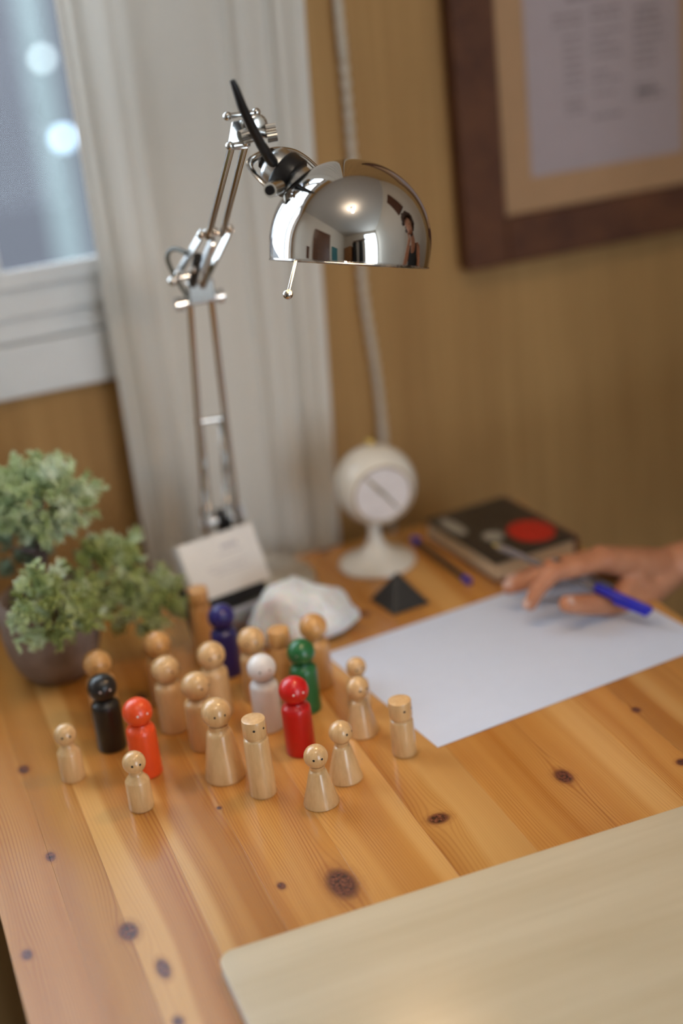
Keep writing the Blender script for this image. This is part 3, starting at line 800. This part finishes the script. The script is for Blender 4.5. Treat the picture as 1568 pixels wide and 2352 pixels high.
# ------------------------------------------------------------------ clock
cc = Vector((.486, 1.405, 0))
ck = thing('globe_clock', 'white ball-shaped table clock on a flared pedestal near the curtain', 'clock', cc)
link('pedestal', lathe(bmesh.new(), [(0, 0), (.0395, 0), (.0415, .002), (.0405, .0045), (.031, .0085), (.020, .014), (.0115, .022), (.0075, .032), (.006, .042), (.007, .05), (0, .05)], 48, Matrix.Translation(cc)), M['white_gloss'], ck)
sc_ = at(862, 1112, Y=1.405)
fd = (CAMP + Vector((.55, 0, -.05)) - sc_).normalized(); fd = (MR @ Vector((.27, .40, -.87))).normalized()
cm = align(sc_, fd)
rs = .0430
a_f = math.degrees(math.acos(.0335 / rs))
prof = arc(0, rs, -90, a_f, 26)
link('case', lathe(bmesh.new(), prof + [(prof[-1][0] - .002, prof[-1][1] + .0015), (prof[-1][0] - .004, prof[-1][1] - .001)], 56, cm, close=False), M['white_gloss'], ck)
fr_ = prof[-1][0] - .003; fz = prof[-1][1] - .0005
M['dial'] = plain('white_dial', (0.74, 0.70, 0.70), 0.35)
dial = link('dial', lathe(bmesh.new(), [(0, fz - .001), (fr_, fz - .001), (fr_, fz), (0, fz)], 48, cm), M['dial'], ck)
M['rim_shading_tan'] = plain('tan_rim_shading', (0.42, 0.34, 0.24), 0.4)
bz = [cm @ Vector((fr_ * 1.02 * math.cos(2 * PI * i / 64), fr_ * 1.02 * math.sin(2 * PI * i / 64), fz + .0006)) for i in range(65)]
link('rim_shading', ntube(bz, .0017, 8, cap=False), M['rim_shading_tan'], ck)  # tan ring added to imitate shading around the dial
dm = align(sc_ + fd * fz, fd, Vector((0, 0, 1)))
M['hand_metal'] = plain('olive_hand', (0.30, 0.25, 0.13), 0.4)
def hand(a0, a1, w_, z):
    a0, a1 = Vector(a0), Vector(a1); d = (a1 - a0).normalized(); s = Vector((-d.y, d.x))
    bm = bmesh.new(); q = [a0 + s * w_, a1 + s * w_ * .5, a1 - s * w_ * .5, a0 - s * w_]
    lo = [bm.verts.new(dm @ Vector((p.x, p.y, z))) for p in q]; hi = [bm.verts.new(dm @ Vector((p.x, p.y, z + .0006))) for p in q]
    bm.faces.new(lo[::-1]); bm.faces.new(hi)
    for i in range(4): bm.faces.new((lo[i], lo[(i + 1) % 4], hi[(i + 1) % 4], hi[i]))
    return bm
link('clock_hand', hand((-.001, .002), (-.0165, .0215), .0019, .0012), M['hand_metal'], dial)
link('clock_hand', hand((-.001, .003), (.015, -.019), .0014, .0020), M['hand_metal'], dial)
link('top_knob', ball(bmesh.new(), at(851, 1012, Y=1.405), .0045, 16, (1.3, 1.3, .8)), M['gold'], ck)
link('neck', cyl(bmesh.new(), (cc.x, cc.y, .040), (cc.x, cc.y, .056), .0068, 20), M['white_gloss'], ck)

# ------------------------------------------------------------------ pyramid
b = bmesh.new(); pc = [(.446, 1.3265), (.4535, 1.279), (.4965, 1.2845), (.489, 1.332)]
ap = b.verts.new((.4712, 1.306, .0345)); q = [b.verts.new((x, y, .0003)) for x, y in pc]
b.faces.new(q)
for i in range(4): b.faces.new((q[i], q[(i + 1) % 4], ap))
tag(link('pyramid', b, M['black_matte'], None, False, bev=.0012), 'small black stone pyramid in front of the white clock', 'pyramid')

# ------------------------------------------------------------------ book
def cover_mat():
    t = NT('black_book_cover'); o = t.obj()
    nz = t.noise(o, 60, 3)
    t.l(t.ramp(nz, [(.3, (.018, .015, .014)), (.7, (.028, .024, .022))]), t.b.inputs['Base Color']); t.set(Roughness=.28); return t.m
M['cover'] = cover_mat()
bc0 = [Vector((.556, 1.434, 0)), Vector((.572, 1.290, 0)), Vector((.672, 1.302, 0)), Vector((.656, 1.446, 0))]
bk = thing('book', 'closed hardback with black cover and red disc, lying by the wall', 'book', (.614, 1.368, 0))
def quad_slab(cs, z0, z1, g=0.0):
    c0 = sum(cs, Vector()) / 4; bm = bmesh.new()
    cs = [p + (c0 - p).normalized() * g for p in cs]
    lo = [bm.verts.new((p.x, p.y, z0)) for p in cs]; hi = [bm.verts.new((p.x, p.y, z1)) for p in cs]
    bm.faces.new(lo[::-1]); bm.faces.new(hi)
    for i in range(4): bm.faces.new((lo[i], lo[(i + 1) % 4], hi[(i + 1) % 4], hi[i]))
    return bm
link('back_cover', quad_slab(bc0, .0003, .0025), M['book_back'], bk, False, bev=.0006)
link('page_block', quad_slab(bc0, .0025, .0215, .003), M['page'], bk, False, bev=.001)
cov = link('front_cover', quad_slab(bc0, .0215, .0238), M['cover'], bk, False, bev=.0006)
u = (bc0[2] - bc0[1]); v = (bc0[0] - bc0[1])
def on_cover(a, b_): p = bc0[1] + u * a + v * b_; return Vector((p.x, p.y, .0240))
link('spine', quad_slab([bc0[2] + u * .0, bc0[2] + u * .03, bc0[3] + u * .03, bc0[3]], .0003, .0238), M['book_back'], bk, False, bev=.0008)
def disc(center, rx, ry, n=32):
    bm = bmesh.new(); un, vn = u.normalized(), v.normalized()
    vs = [bm.verts.new(center + un * rx * math.cos(2 * PI * i / n) + vn * ry * math.sin(2 * PI * i / n)) for i in range(n)]
    lo = [bm.verts.new(v_.co - Vector((0, 0, .0003))) for v_ in vs]
    bm.faces.new(vs); bm.faces.new(lo[::-1])
    for i in range(n): bm.faces.new((vs[i], vs[(i + 1) % n], lo[(i + 1) % n], lo[i]))
    return bm
M['red_print'] = plain('red_cover_print', (0.52, 0.012, 0.008), 0.35)
M['print_and_glare'] = plain('grey_print_and_glare', (0.36, 0.34, 0.29), 0.4)
link('red_disc', disc(on_cover(.72, .30), .024, .030), M['red_print'], cov, False)
link('pale_motif', disc(on_cover(.34, .40), .011, .013), M['print_and_glare'], cov, False)
link('cover_glare', disc(on_cover(.14, .74), .008, .026), M['print_and_glare'], cov, False)  # pale patch painted in place of a glossy reflection

# ------------------------------------------------------------------ pens
def pen(name, label, A, B, barrel, cap_len, tailplug=True):
    """A: end with the cap, B: other end"""
    A, B = Vector(A), Vector(B); d = (B - A).normalized(); L = (B - A).length
    t = thing(name, label, 'pen', (A + B) / 2)
    mx = align(A, d)
    link('barrel', lathe(bmesh.new(), [(0, cap_len * .8), (.0034, cap_len * .8), (.0036, cap_len), (.0036, L - .012), (.0032, L - .006), (0, L - .006)], 8, mx), barrel, t, False)
    link('ink_tube', cyl(bmesh.new(), A + d * cap_len, B - d * .008, .0012, 8), M['blue_plastic'] if barrel is not M['smoke_plastic'] else M['black_plastic'], t)
    cap = link('cap', lathe(bmesh.new(), [(0, 0), (.0030, .0003), (.0042, .004), (.0050, cap_len), (.0046, cap_len + .0005), (0, cap_len)], 20, mx), M['blue_plastic'], t)
    return t, mx, d, L, cap
t, mx, d, L, cap = pen('ballpoint_pen', 'dark barrelled ballpoint with blue ends lying left of the book', (.540, 1.434, .0052), (.5475, 1.303, .0040), M['smoke_plastic'], .014)
link('end_plug', cyl(bmesh.new(), Vector((.5475, 1.303, .004)) - d * .010, Vector((.5475, 1.303, .004)), .0037, 16), M['blue_plastic'], t)
pA, pB = at(1497, 1404, Y=1.122), at(1131, 1250, Y=1.252)
t, mx, d, L, cap = pen('ballpoint_pen', 'clear ballpoint with blue cap held between the fingers of the hand', pA, pB, M['clear_plastic'], .058)
# clip of the cap
x_c = MR @ Vector((-.35, 1, 0))
sd_ = (x_c - d * x_c.dot(d)).normalized()
link('clip', bar(pA + d * .004 + sd_ * .0052, pA + d * .036 + sd_ * .0056, .0019, .0016, (MR @ Vector((0, 0, -1)))), M['blue_plastic'], cap, False, bev=.0004)
link('nib', tube(bmesh.new(), [pB - d * .010, pB - d * .004, pB], [.0030, .0018, .0006], 12), M['gold'], t)

# ------------------------------------------------------------------ card holder with cards
ha = math.radians(13)
hc = Vector((.312, 1.326, 0))
hm = xf(hc, ha)
ch = thing('card_holder', 'metal card holder with white cards in front of the lamp base', 'card holder', hc)
tilt = math.radians(27)
link('base_plate', nbox(-.047, .047, -.014, .010, .0003, .004, hm), M['chrome'], ch, False, bev=.001)
link('front_lip', box(box(bmesh.new(), -.047, .047, -.014, -.012, .003, .034, hm), -.047, .047, -.016, -.012, .033, .036, hm), M['satin_metal'], ch, False, bev=.0006)
bmx = hm @ Matrix.Translation((0, .016, .002)) @ Matrix.Rotation(-tilt, 4, 'X')
link('back_plate', nbox(-.047, .047, .003, .0055, 0, .052, bmx), M['black_plastic'], ch, False, bev=.001)
for s in (-1, 1):
    link('side_plate', nbox(s * .0465 - .001, s * .0465 + .001, -.013, .018, .003, .020, hm), M['chrome'], ch, False)
for q, zz in (((425, 1380), .006), ((562, 1387), .006), ((584, 1379), .007)):
    link('glint_ball', ball(bmesh.new(), at(*q, z=zz), .0052, 16), M['mirror_chrome'], ch)  # chrome balls added to catch glints along the holder's base
cs = thing('business_cards', 'stack of white business cards standing in the metal holder', 'cards', hc)
bmx = bmx @ Matrix.Translation((.0045, 0, 0)); b = bmesh.new(); rr = random.Random(5)
for i in range(16):
    y_c = -.0135 + i * .001
    dx = rr.uniform(-.0006, .0006)
    box(b, -.0425 + dx, .0425 + dx, y_c, y_c + .0006, .033, .0930 + rr.uniform(-.0004, .0004), bmx)
link('card', b, M['card_paper'], cs, False, kind='stuff')
b = bmesh.new()
for (z, x0, x1, h) in ((.077, .002, .020, .004), (.071, -.004, .024, .0012), (.061, -.020, .026, .0010), (.057, -.018, .020, .0010), (.053, -.012, .026, .0010)):
    x = x0
    while x < x1:
        wd = rr.uniform(.002, .005); box(b, x, min(x + wd, x1), -.0138, -.0135, z, z + h, bmx); x += wd + .001
link('print', b, M['ink'], cs, False, kind='stuff')

# ------------------------------------------------------------------ crystal
def rock():
    bm = bmesh.new()
    bmesh.ops.create_icosphere(bm, subdivisions=5, radius=1)
    for v in bm.verts:
        c = v.co.normalized()
        a = math.atan2(c.y, c.x)
        rx, ry, rz = .049, .036, .047
        rx *= 1.0 + .10 * math.sin(2 * a + .5)
        n1 = noise.noise(c * 1.7 + Vector((3, 1, 5))); n2 = noise.noise(Vector((c.x * 3.2, c.y * 3.2, c.z * 2.0)) + Vector((7, 2, 1)))
        cell = noise.cell(c * 3.1 + Vector((1, 2, 3)))
        s = 1 + .22 * n1 + .09 * n2 + .02 * cell
        top = 1.0 - .42 * max(0, c.x)                # slopes down to the right
        p = Vector((c.x * rx * s, c.y * ry * s, c.z * rz * s * top))
        if p.z < 0: p.z *= .42
        v.co = p
    zmin = min(v.co.z for v in bm.verts)
    mx = Matrix.Translation((.361, 1.287, -zmin)) @ Matrix.Rotation(math.radians(-14), 4, 'Z')
    for v in bm.verts: v.co = mx @ v.co; v.co.z = max(.0002, v.co.z - .004)
    return bm
tag(link('crystal_rock', rock(), M['crystal']), 'milky white crystal chunk behind the wooden figures', 'crystal')

# ------------------------------------------------------------------ plant
pp = at(120, 1480, Y=1.315); pp = Vector((pp.x + .0045, 1.343, 0))
plant = thing('bonsai_plant', 'small bonsai with frosted foliage in a grey clay pot', 'plant', pp)
prof = [(0, 0), (.026, 0), (.030, .0015), (.038, .012), (.0445, .030), (.0472, .048), (.0470, .066), (.0450, .082), (.0430, .0850), (.0412, .083), (.0410, .070), (0, .070)]
link('pot', lathe(bmesh.new(), prof, 56, Matrix.Translation(pp)), M['clay'], plant)
M['soil'] = plain('dark_soil', (0.05, 0.03, 0.02), .95, 0, .4, 200)
link('soil', lathe(bmesh.new(), [(0, .069), (.041, .069), (.030, .073), (0, .075)], 32, Matrix.Translation(pp)), M['soil'], plant)
top_c = at(95, 1150, Y=1.345)
mid_c = at(232, 1320, Y=1.34)
rt_c = at(345, 1385, Y=1.33)
lowc = at(120, 1405, Y=1.27)
bkc = at(25, 1255, Y=1.40)
base_t = pp + Vector((0, 0, .07))
trk = smoothcurve([base_t, at(105, 1385, Y=1.34), at(88, 1335, Y=1.345), at(96, 1270, Y=1.345), at(85, 1210, Y=1.345), top_c], 6)
link('trunk', ntube(trk, [.0085 - .0045 * i / (len(trk) - 1) for i in range(len(trk))], 10), M['trunk'], plant)
for q in ([(105, 1385, 1.34), (160, 1370, 1.34), (225, 1345, 1.34), (280, 1375, 1.33), (350, 1395, 1.33)], [(100, 1330, 1.345), (150, 1330, 1.34), (220, 1300, 1.34)], [(105, 1380, 1.33), (100, 1385, 1.30), (110, 1400, 1.27)], [(96, 1270, 1.345), (60, 1265, 1.37), (25, 1260, 1.40)]):
    pts = smoothcurve([at(x, y, Y=Y_) for x, y, Y_ in q], 5)
    link('branch', ntube(pts, [.0045 - .003 * i / (len(pts) - 1) for i in range(len(pts))], 8), M['trunk'], plant)
def sprig(rng):
    """branching fleshy cypress-like sprig along +Z, returns list of (points, radii)"""
    out = []
    L = rng.uniform(.018, .028); bend = Vector((rng.uniform(-.3, .3), rng.uniform(-.3, .3), 0))
    main = [Vector((0, 0, L * s)) + bend * L * s * s for s in (0, .25, .5, .75, 1)]
    out.append((main, [.0016, .0016, .0015, .0014, .0010]))
    for i in range(9):
        s = .18 + .8 * i / 9; p = Vector((0, 0, L * s)) + bend * L * s * s
        an = i * 2.4 + rng.uniform(-.4, .4); l2 = L * rng.uniform(.28, .5) * (1.15 - s * .5)
        d = Vector((math.cos(an) * .8, math.sin(an) * .8, .75)).normalized()
        pts = [p, p + d * l2 * .5 + Vector((0, 0, l2 * .04)), p + d * l2 + Vector((0, 0, l2 * .22))]
        out.append((pts, [.0014, .0016, .0011]))
        if l2 > .007:
            for sg in (-1, 1):
                an2 = an + sg * .9; d2 = Vector((math.cos(an2) * .7, math.sin(an2) * .7, .8)).normalized()
                q0 = p + d * l2 * .5
                out.append(([q0, q0 + d2 * l2 * .28, q0 + d2 * l2 * .5], [.0011, .0014, .0010]))
    return out
rng = random.Random(11)
SPR = [sprig(rng) for _ in range(6)]
def add_sprig(bm, p, d, sc):
    mx = align(p, d) @ Matrix.Rotation(rng.uniform(0, 6.28), 4, 'Z')
    for pts, rs in rng.choice(SPR):
        tube(bm, [mx @ (q * sc) for q in pts], [r * sc for r in rs], 5)
def cluster(c, rx, ry, rz, n, mat, sc=(.8, 1.25), inner=.45, up=.35, zmin=-1.0):
    bm = bmesh.new()
    for i in range(n):
        while True:
            d = Vector((rng.gauss(0, 1), rng.gauss(0, 1), rng.gauss(0, 1))).normalized()
            if d.z > zmin: break
        s = rng.uniform(inner, .80)
        p = Vector(c) + Vector((d.x * rx * s, d.y * ry * s, d.z * rz * s))
        dd = (Vector((d.x / rx, d.y / ry, d.z / rz)).normalized() + Vector((0, 0, up)) + Vector((rng.uniform(-.3, .3), rng.uniform(-.3, .3), rng.uniform(-.3, .3)))).normalized()
        add_sprig(bm, p, dd, rng.uniform(*sc))
    return link('foliage', bm, mat, plant, True, kind='stuff')
cluster(top_c, .052, .042, .037, 250, M['leaf_blue'], (.62, .95), .3)
cluster(bkc, .028, .026, .020, 55, M['leaf_dark'], (.6, .95))
cluster(at(185, 1400, Y=1.31), .026, .018, .018, 40, M['leaf_green'], (.6, .9))
cluster(at(290, 1400, Y=1.325), .028, .020, .014, 36, M['leaf_green'], (.6, .9))
cluster(mid_c, .034, .028, .028, 100, M['leaf_green'], (.6, .95))
cluster(at(270, 1262, Y=1.345), .018, .018, .014, 16, M['leaf_blue'], (.7, 1.0))
cluster(rt_c, .030, .024, .018, 75, M['leaf_green'], (.6, .95))
cluster(lowc, .034, .016, .026, 70, M['leaf_green'], (.6, .95))
cluster(at(75, 1375, Y=1.275), .016, .012, .016, 14, M['leaf_blue'])
b = bmesh.new()
for q in ([(200, 1415, 1.27), (130, 1440, 1.262), (35, 1448, 1.258)], [(240, 1400, 1.28), (180, 1435, 1.262), (140, 1425, 1.262)], [(150, 1440, 1.265), (105, 1470, 1.262), (60, 1462, 1.262), (38, 1478, 1.26)]):
    pts = smoothcurve([at(x, y, Y=Y_) for x, y, Y_ in q], 6); tube(b, pts, [.0014] * len(pts), 6)
    for p in pts[2::2]: add_sprig(b, p, Vector((rng.uniform(-1, 1), -.3, rng.uniform(-.6, .6))), .45)
link('twig', b, M['leaf_blue'], plant)

# ------------------------------------------------------------------ person (seated beyond the right edge, writing hand on the paper)
def blob(segs, voxel, name, mat, parent, smooth_it=4, kind=None):
    bm = bmesh.new()
    for s in segs:
        a, ra, c, rc = Vector(s[0]), s[1], Vector(s[2]), s[3]
        fl = s[4] if len(s) > 4 else None        # optional (direction, factor) flattening
        tmp = bmesh.new()
        n = 20
        L = (c - a).length; x, y, d = frame_of(c - a) if L > 1e-6 else (Vector((1, 0, 0)), Vector((0, 1, 0)), Vector((0, 0, 1)))
        prof = []
        for k in range(7): an = -PI / 2 + PI / 2 * k / 6; prof.append((max(0, ra * math.cos(an)), ra * math.sin(an)))
        for k in range(7): an = PI / 2 * k / 6; prof.append((max(0, rc * math.cos(an)), L + rc * math.sin(an)))
        prof[0] = (0, -ra); prof[-1] = (0, L + rc)
        lathe(tmp, prof, n, align(a, c - a if L > 1e-6 else Vector((0, 0, 1))))
        if fl:
            dr = Vector(fl[0]).normalized(); mid = (a + c) / 2
            for v_ in tmp.verts:
                k = (v_.co - mid).dot(dr); v_.co += dr * k * (fl[1] - 1)
        bmesh.ops.recalc_face_normals(tmp, faces=tmp.faces[:])
        me = bpy.data.meshes.new('t'); tmp.to_mesh(me); tmp.free(); bm.from_mesh(me); bpy.data.meshes.remove(me)
    me = bpy.data.meshes.new(name + '_src'); bm.to_mesh(me); bm.free()
    o = bpy.data.objects.new(name + '_src', me); C.objects.link(o)
    m = o.modifiers.new('r', 'REMESH'); m.mode = 'VOXEL'; m.voxel_size = voxel
    s2 = o.modifiers.new('s', 'SMOOTH'); s2.factor = .5; s2.iterations = smooth_it
    dg = bpy.context.evaluated_depsgraph_get(); dg.update()
    me2 = bpy.data.meshes.new_from_object(o.evaluated_get(dg)); bpy.data.objects.remove(o); bpy.data.meshes.remove(me)
    me2.name = name
    for p in me2.polygons: p.use_smooth = True
    me2.materials.clear(); me2.materials.append(mat)
    r = bpy.data.objects.new(name, me2); C.objects.link(r); r.parent = parent
    if parent: r.matrix_parent_inverse = Matrix.Translation(-parent.location)
    return r

def A(x, y, Y_): return at(x, y, Y=Y_)
seat = Vector((1.22, .95, -.29))
per = thing('person', 'person in a dark sleeveless top seated at the right, hand with pen on the paper', 'person', (1.22, .95, RZ0))
wrist = A(1545, 1300, 1.205); elbow = Vector((.985, 1.165, .035)); shR = Vector((1.14, 1.03, .24)); shL = Vector((1.14, .70, .24))
fore2 = wrist.lerp(elbow, .45)
idx = [A(1388, 1288, 1.185), A(1272, 1314, 1.178), A(1236, 1352, 1.178), A(1217, 1388, 1.180)]
mid = [A(1378, 1280, 1.206), A(1258, 1312, 1.206), A(1208, 1338, 1.212), A(1168, 1350, 1.216)]
rng_ = [A(1372, 1284, 1.227), A(1270, 1298, 1.232), A(1214, 1318, 1.238), A(1178, 1334, 1.242)]
lit = [A(1380, 1300, 1.246), A(1300, 1310, 1.254), A(1256, 1326, 1.258), A(1222, 1338, 1.262)]
thb = [A(1482, 1362, 1.190), A(1418, 1388, 1.172), A(1352, 1388, 1.162), A(1302, 1387, 1.156)]
segs = []
def chain(pts, rs):
    for i in range(len(pts) - 1): segs.append((pts[i], rs[i], pts[i + 1], rs[i + 1]))
chain(idx, [.0105, .0092, .0080, .0068]); chain(mid, [.0105, .0092, .0080, .0068])
chain(rng_, [.0100, .0086, .0074, .0064]); chain(lit, [.0090, .0076, .0066, .0058])
chain(thb, [.0150, .0115, .0105, .0088])
for k, r0 in ((idx, .0112), (mid, .0112), (rng_, .0105), (lit, .0095)):
    segs.append((wrist.lerp(k[0], .12), .0165, k[0], r0 + .0008))
    segs.append((k[0] + Vector((0, 0, .0012)), r0, k[0] + Vector((0, 0, .0012)), r0))
segs.append((wrist, .020, thb[0], .0165)); segs.append((thb[0], .0150, idx[0].lerp(wrist, .35), .0135)); segs.append((thb[1], .0108, idx[0].lerp(wrist, .45) - Vector((0, 0, .006)), .011))
segs.append((wrist, .0215, fore2, .0265)); segs.append((fore2, .0270, elbow, .0330)); segs.append((elbow, .033, shR, .044))
# other arm: hand resting on the cheek
elL = Vector((.99, .56, -.01)); wrL = Vector((1.0, .72, .28)); hd = Vector((1.085, .955, .565)); OF = Vector((-.035, -.085, -.035))
segs += [(shL, .044, elL, .034), (elL, .032, wrL, .022), (wrL, .020, Vector((1.045, .895, .43)) + OF, .026)]
for i in range(4): segs.append(((Vector((1.035 + .013 * i, .892, .43)) + OF), .010, (Vector((1.045 + .016 * i, .884, .505)) + OF), .008))
segs.append(((Vector((1.04, .90, .42)) + OF), .012, (Vector((1.025, .915, .47)) + OF), .009))
# torso, neck, head
segs += [((Vector((1.20, 1.07, .28)) + OF), .062, (Vector((1.20, .83, .28)) + OF), .062), ((Vector((1.21, .95, .20)) + OF), .13, (Vector((1.24, .95, -.20)) + OF), .125),
         ((Vector((1.19, .95, .28)) + OF), .075, (Vector((1.14, .95, .44)) + OF), .050), ((Vector((1.11, .95, .60)) + OF), .088, (Vector((1.07, .95, .535)) + OF), .066),
         ((Vector((1.02, .95, .525)) + OF), .022, (Vector((1.05, .95, .52)) + OF), .03), ((Vector((1.035, .95, .575)) + OF), .010, (Vector((1.010, .95, .548)) + OF), .012)]
body = blob(segs, .0026, 'body', M['skin'], per, 3)
vest = blob([((Vector((1.20, 1.04, .275)) + OF), .068, (Vector((1.20, .86, .275)) + OF), .068), ((Vector((1.21, .95, .19)) + OF), .142, (Vector((1.245, .95, -.22)) + OF), .138)], .008, 'vest', M['dark_cloth'], per)
blob([((Vector((1.25, .95, -.26)) + OF), .145, (Vector((1.24, .95, -.22)) + OF), .14), ((Vector((1.22, 1.04, -.29)) + OF), .085, (Vector((.86, 1.06, -.27)) + OF), .062), ((Vector((1.22, .86, -.29)) + OF), .085, (Vector((.86, .84, -.27)) + OF), .062),
      (Vector((.86, 1.06, -.27)), .06, Vector((.90, 1.07, -.66)), .045), (Vector((.86, .84, -.27)), .06, Vector((.90, .83, -.66)), .045)], .009, 'trousers', M['trouser'], per)
for yy in (1.07, .83):
    blob([(Vector((.92, yy, -.70)), .036, Vector((.80, yy, -.712)), .027)], .006, 'shoe', M['black_plastic'], per)
hs = []; hr_ = random.Random(4)
for i in range(70):
    d = Vector((hr_.gauss(.3, 1), hr_.gauss(0, 1), hr_.gauss(.5, .8))).normalized()
    if d.x < -.35 and d.z < .45: continue
    p = Vector((1.115, .95, .605)) + OF + Vector((d.x * .125, d.y * .140, d.z * .125)); hs.append((p, .030, p + Vector((hr_.uniform(-.02, .02), hr_.uniform(-.02, .02), hr_.uniform(-.02, .02))), .024))
blob(hs, .006, 'hair', M['hair'], per, 1)
M['lip'] = plain('lips', (.45, .12, .10), .4)
for s in (-1, 1): link('eye', ball(bmesh.new(), Vector((1.024, .95 + s * .031, .578)) + OF, .009, 12, (.6, 1, .5)), M['eye_black'], per)
link('mouth', ball(bmesh.new(), Vector((1.004, .95, .520)) + OF, .012, 12, (.4, 1.5, .4)), M['lip'], per)
for k, sgn in ((idx, -1), (mid, -1), (rng_, -1), (lit, -1), (thb, -1)):
    d = (k[3] - k[2]).normalized(); upv = (Vector((-.25, -.25, 1)) if k is not thb else Vector((-.1, -.6, .8)))
    n_ = (upv - d * upv.dot(d)).normalized(); s_ = n_.cross(d)
    p = k[3] + n_ * (.0066 if k is not thb else .0084) * .86
    mxn = Matrix(((d[0], s_[0], n_[0], p[0]), (d[1], s_[1], n_[1], p[1]), (d[2], s_[2], n_[2], p[2]), (0, 0, 0, 1)))
    b = bmesh.new(); bmesh.ops.create_uvsphere(b, u_segments=14, v_segments=8, radius=1)
    for v_ in b.verts: v_.co = mxn @ Vector((v_.co.x * .0058, v_.co.y * .0046, v_.co.z * .0014))
    link('nail', b, M['nail'], per)
# ring with a dark stone and a bright setting
rd = (mid[1] - mid[0]).normalized(); rc_ = mid[0].lerp(mid[1], .80)
x1, y1, z1 = frame_of(rd)
link('ring', ntube([rc_ + (x1 * math.cos(a) + y1 * math.sin(a)) * .0102 for a in [2 * PI * i / 24 for i in range(25)]], .0012, 8, cap=False), M['chrome'], per, label='silver ring with dark stone')
link('ring_stone', ball(bmesh.new(), rc_ + Vector((-.002, -.004, .0105)), .0042, 12, (1, 1, .6)), M['black_plastic'], per)
link('ring_setting', ball(bmesh.new(), A(1274, 1285, 1.20), .0024, 12), M['mirror_chrome'], per)

# chair
chr_ = thing('chair', 'dark wooden chair under the seated person', 'chair', (1.24, .95, RZ0))
link('seat', nbox(1.03, 1.44, .74, 1.16, -.42, -.386), M['frame_wood'], chr_, False, bev=.01)
link('backrest', nbox(1.43, 1.46, .76, 1.14, -.20, .12), M['frame_wood'], chr_, False, bev=.008)
for sx in (1.05, 1.41):
    for sy in (.76, 1.11): link('leg', nbox(sx, sx + .035, sy, sy + .035, RZ0, .10 if sx > 1.2 else -.42), M['frame_wood'], chr_, False, bev=.004)

# ------------------------------------------------------------------ rest of the room (seen mirrored in the shade)
def door(name, mx, wd, ht, mat):
    d = bpy.data.objects.new(name, None); d['kind'] = 'structure'; C.objects.link(d)
    b = nbox(0, wd, 0, .04, RZ0, RZ0 + ht, mx)
    link('door_leaf', b, mat, d, False, bev=.003)
    b = bmesh.new()
    for (z0, z1) in ((RZ0 + .15, RZ0 + .9), (RZ0 + 1.0, RZ0 + ht - .15)):
        box(b, .12, wd - .12, -.010, 0, z0, z1, mx)
    link('door_panel', b, mat, d, False, bev=.004)
    b = bmesh.new(); box(b, -.07, 0, -.015, .04, RZ0, RZ0 + ht + .07, mx); box(b, wd, wd + .07, -.015, .04, RZ0, RZ0 + ht + .07, mx); box(b, 0, wd, -.015, .04, RZ0 + ht, RZ0 + ht + .07, mx)
    link('door_frame', b, mat, d, False, bev=.003)
    link('door_handle', cyl(bmesh.new(), mx @ Vector((wd - .07, -.05, RZ0 + 1.0)), mx @ Vector((wd - .16, -.05, RZ0 + 1.0)), .009, 12), M['chrome'], d)
    return d
door('door_1', xf((RX0 + .045, -.30, 0), PI / 2), .80, 2.0, M['brown_door'])
tag(link('wall_hanging', nbox(RX0 + .003, RX0 + .03, -1.05, -.55, RZ0 + .4, .95), M['teal'], None, False), 'teal fabric panel on the side wall, mirrored in the lamp shade', 'wall hanging')
tag(link('small_picture', nbox(RX0 + .003, RX0 + .02, .74, .86, .55, .75), M['frame_wood'], None, False), 'small dark picture beside the brown door, mirrored in the shade', 'picture')
tag(link('tall_picture', nbox(RX1 - .025, RX1 - .003, .55, .95, 1.0, 1.6), M['frame_wood'], None, False), 'tall dark picture high on the side wall, mirrored in the shade', 'picture')
wr = thing('wardrobe', 'warm wood wardrobe against the far wall, mirrored in the shade', 'wardrobe', (-.85, RY0 + .3, RZ0))
link('carcass', nbox(-1.15, -.62, RY0 + .02, RY0 + .5, RZ0, 1.05), M['orange_wood'], wr, False, bev=.005)
for x0 in (-1.14, -.88): link('door', nbox(x0, x0 + .25, RY0 + .5, RY0 + .52, RZ0 + .05, 1.03), M['orange_wood'], wr, False, bev=.004)
cr = thing('coat_rack', 'rack hung with dark coats near the far wall, mirrored in the shade', 'coat rack', (-.2, RY0 + .2, RZ0))
link('rail', nbox(-.55, .65, RY0 + .03, RY0 + .07, 1.24, 1.32), M['frame_wood'], cr, False)
for x0, z0 in ((-.42, .05), (.12, .15)):
    tag(blob([(Vector((x0 - .1, RY0 + .14, 1.14)), .07, Vector((x0 + .1, RY0 + .14, 1.14)), .07), (Vector((x0, RY0 + .16, 1.04)), .15, Vector((x0, RY0 + .17, z0)), .18)], .02, 'coat', M['dark_cloth'], None), 'dark coat hanging on the far rack, %s end' % ('wardrobe' if x0 < 0 else 'balcony door'), 'coat', 'coats on the rack')
cl = thing('ceiling_lamp', 'three-bulb ceiling lamp, mirrored as bright points in the shade', 'lamp', (.25, .20, RZ1))
link('ceiling_rose', lathe(bmesh.new(), [(0, RZ1 - .04), (.05, RZ1 - .04), (.06, RZ1 - .001), (0, RZ1 - .001)], 32, Matrix.Translation((.25, .20, 0))), M['chrome'], cl)
for i in range(3):
    a = 2 * PI * i / 3 + .5; q = Vector((.25 + .11 * math.cos(a), .20 + .11 * math.sin(a), RZ1 - .13))
    link('arm', ntube(smoothcurve([(.25, .20, RZ1 - .04), (.25 + .06 * math.cos(a), .20 + .06 * math.sin(a), RZ1 - .09), q + Vector((0, 0, .02))], 4), .006, 10), M['chrome'], cl)
    link('bulb', ball(bmesh.new(), q, .028, 16), M['ceiling_bulb'], cl)
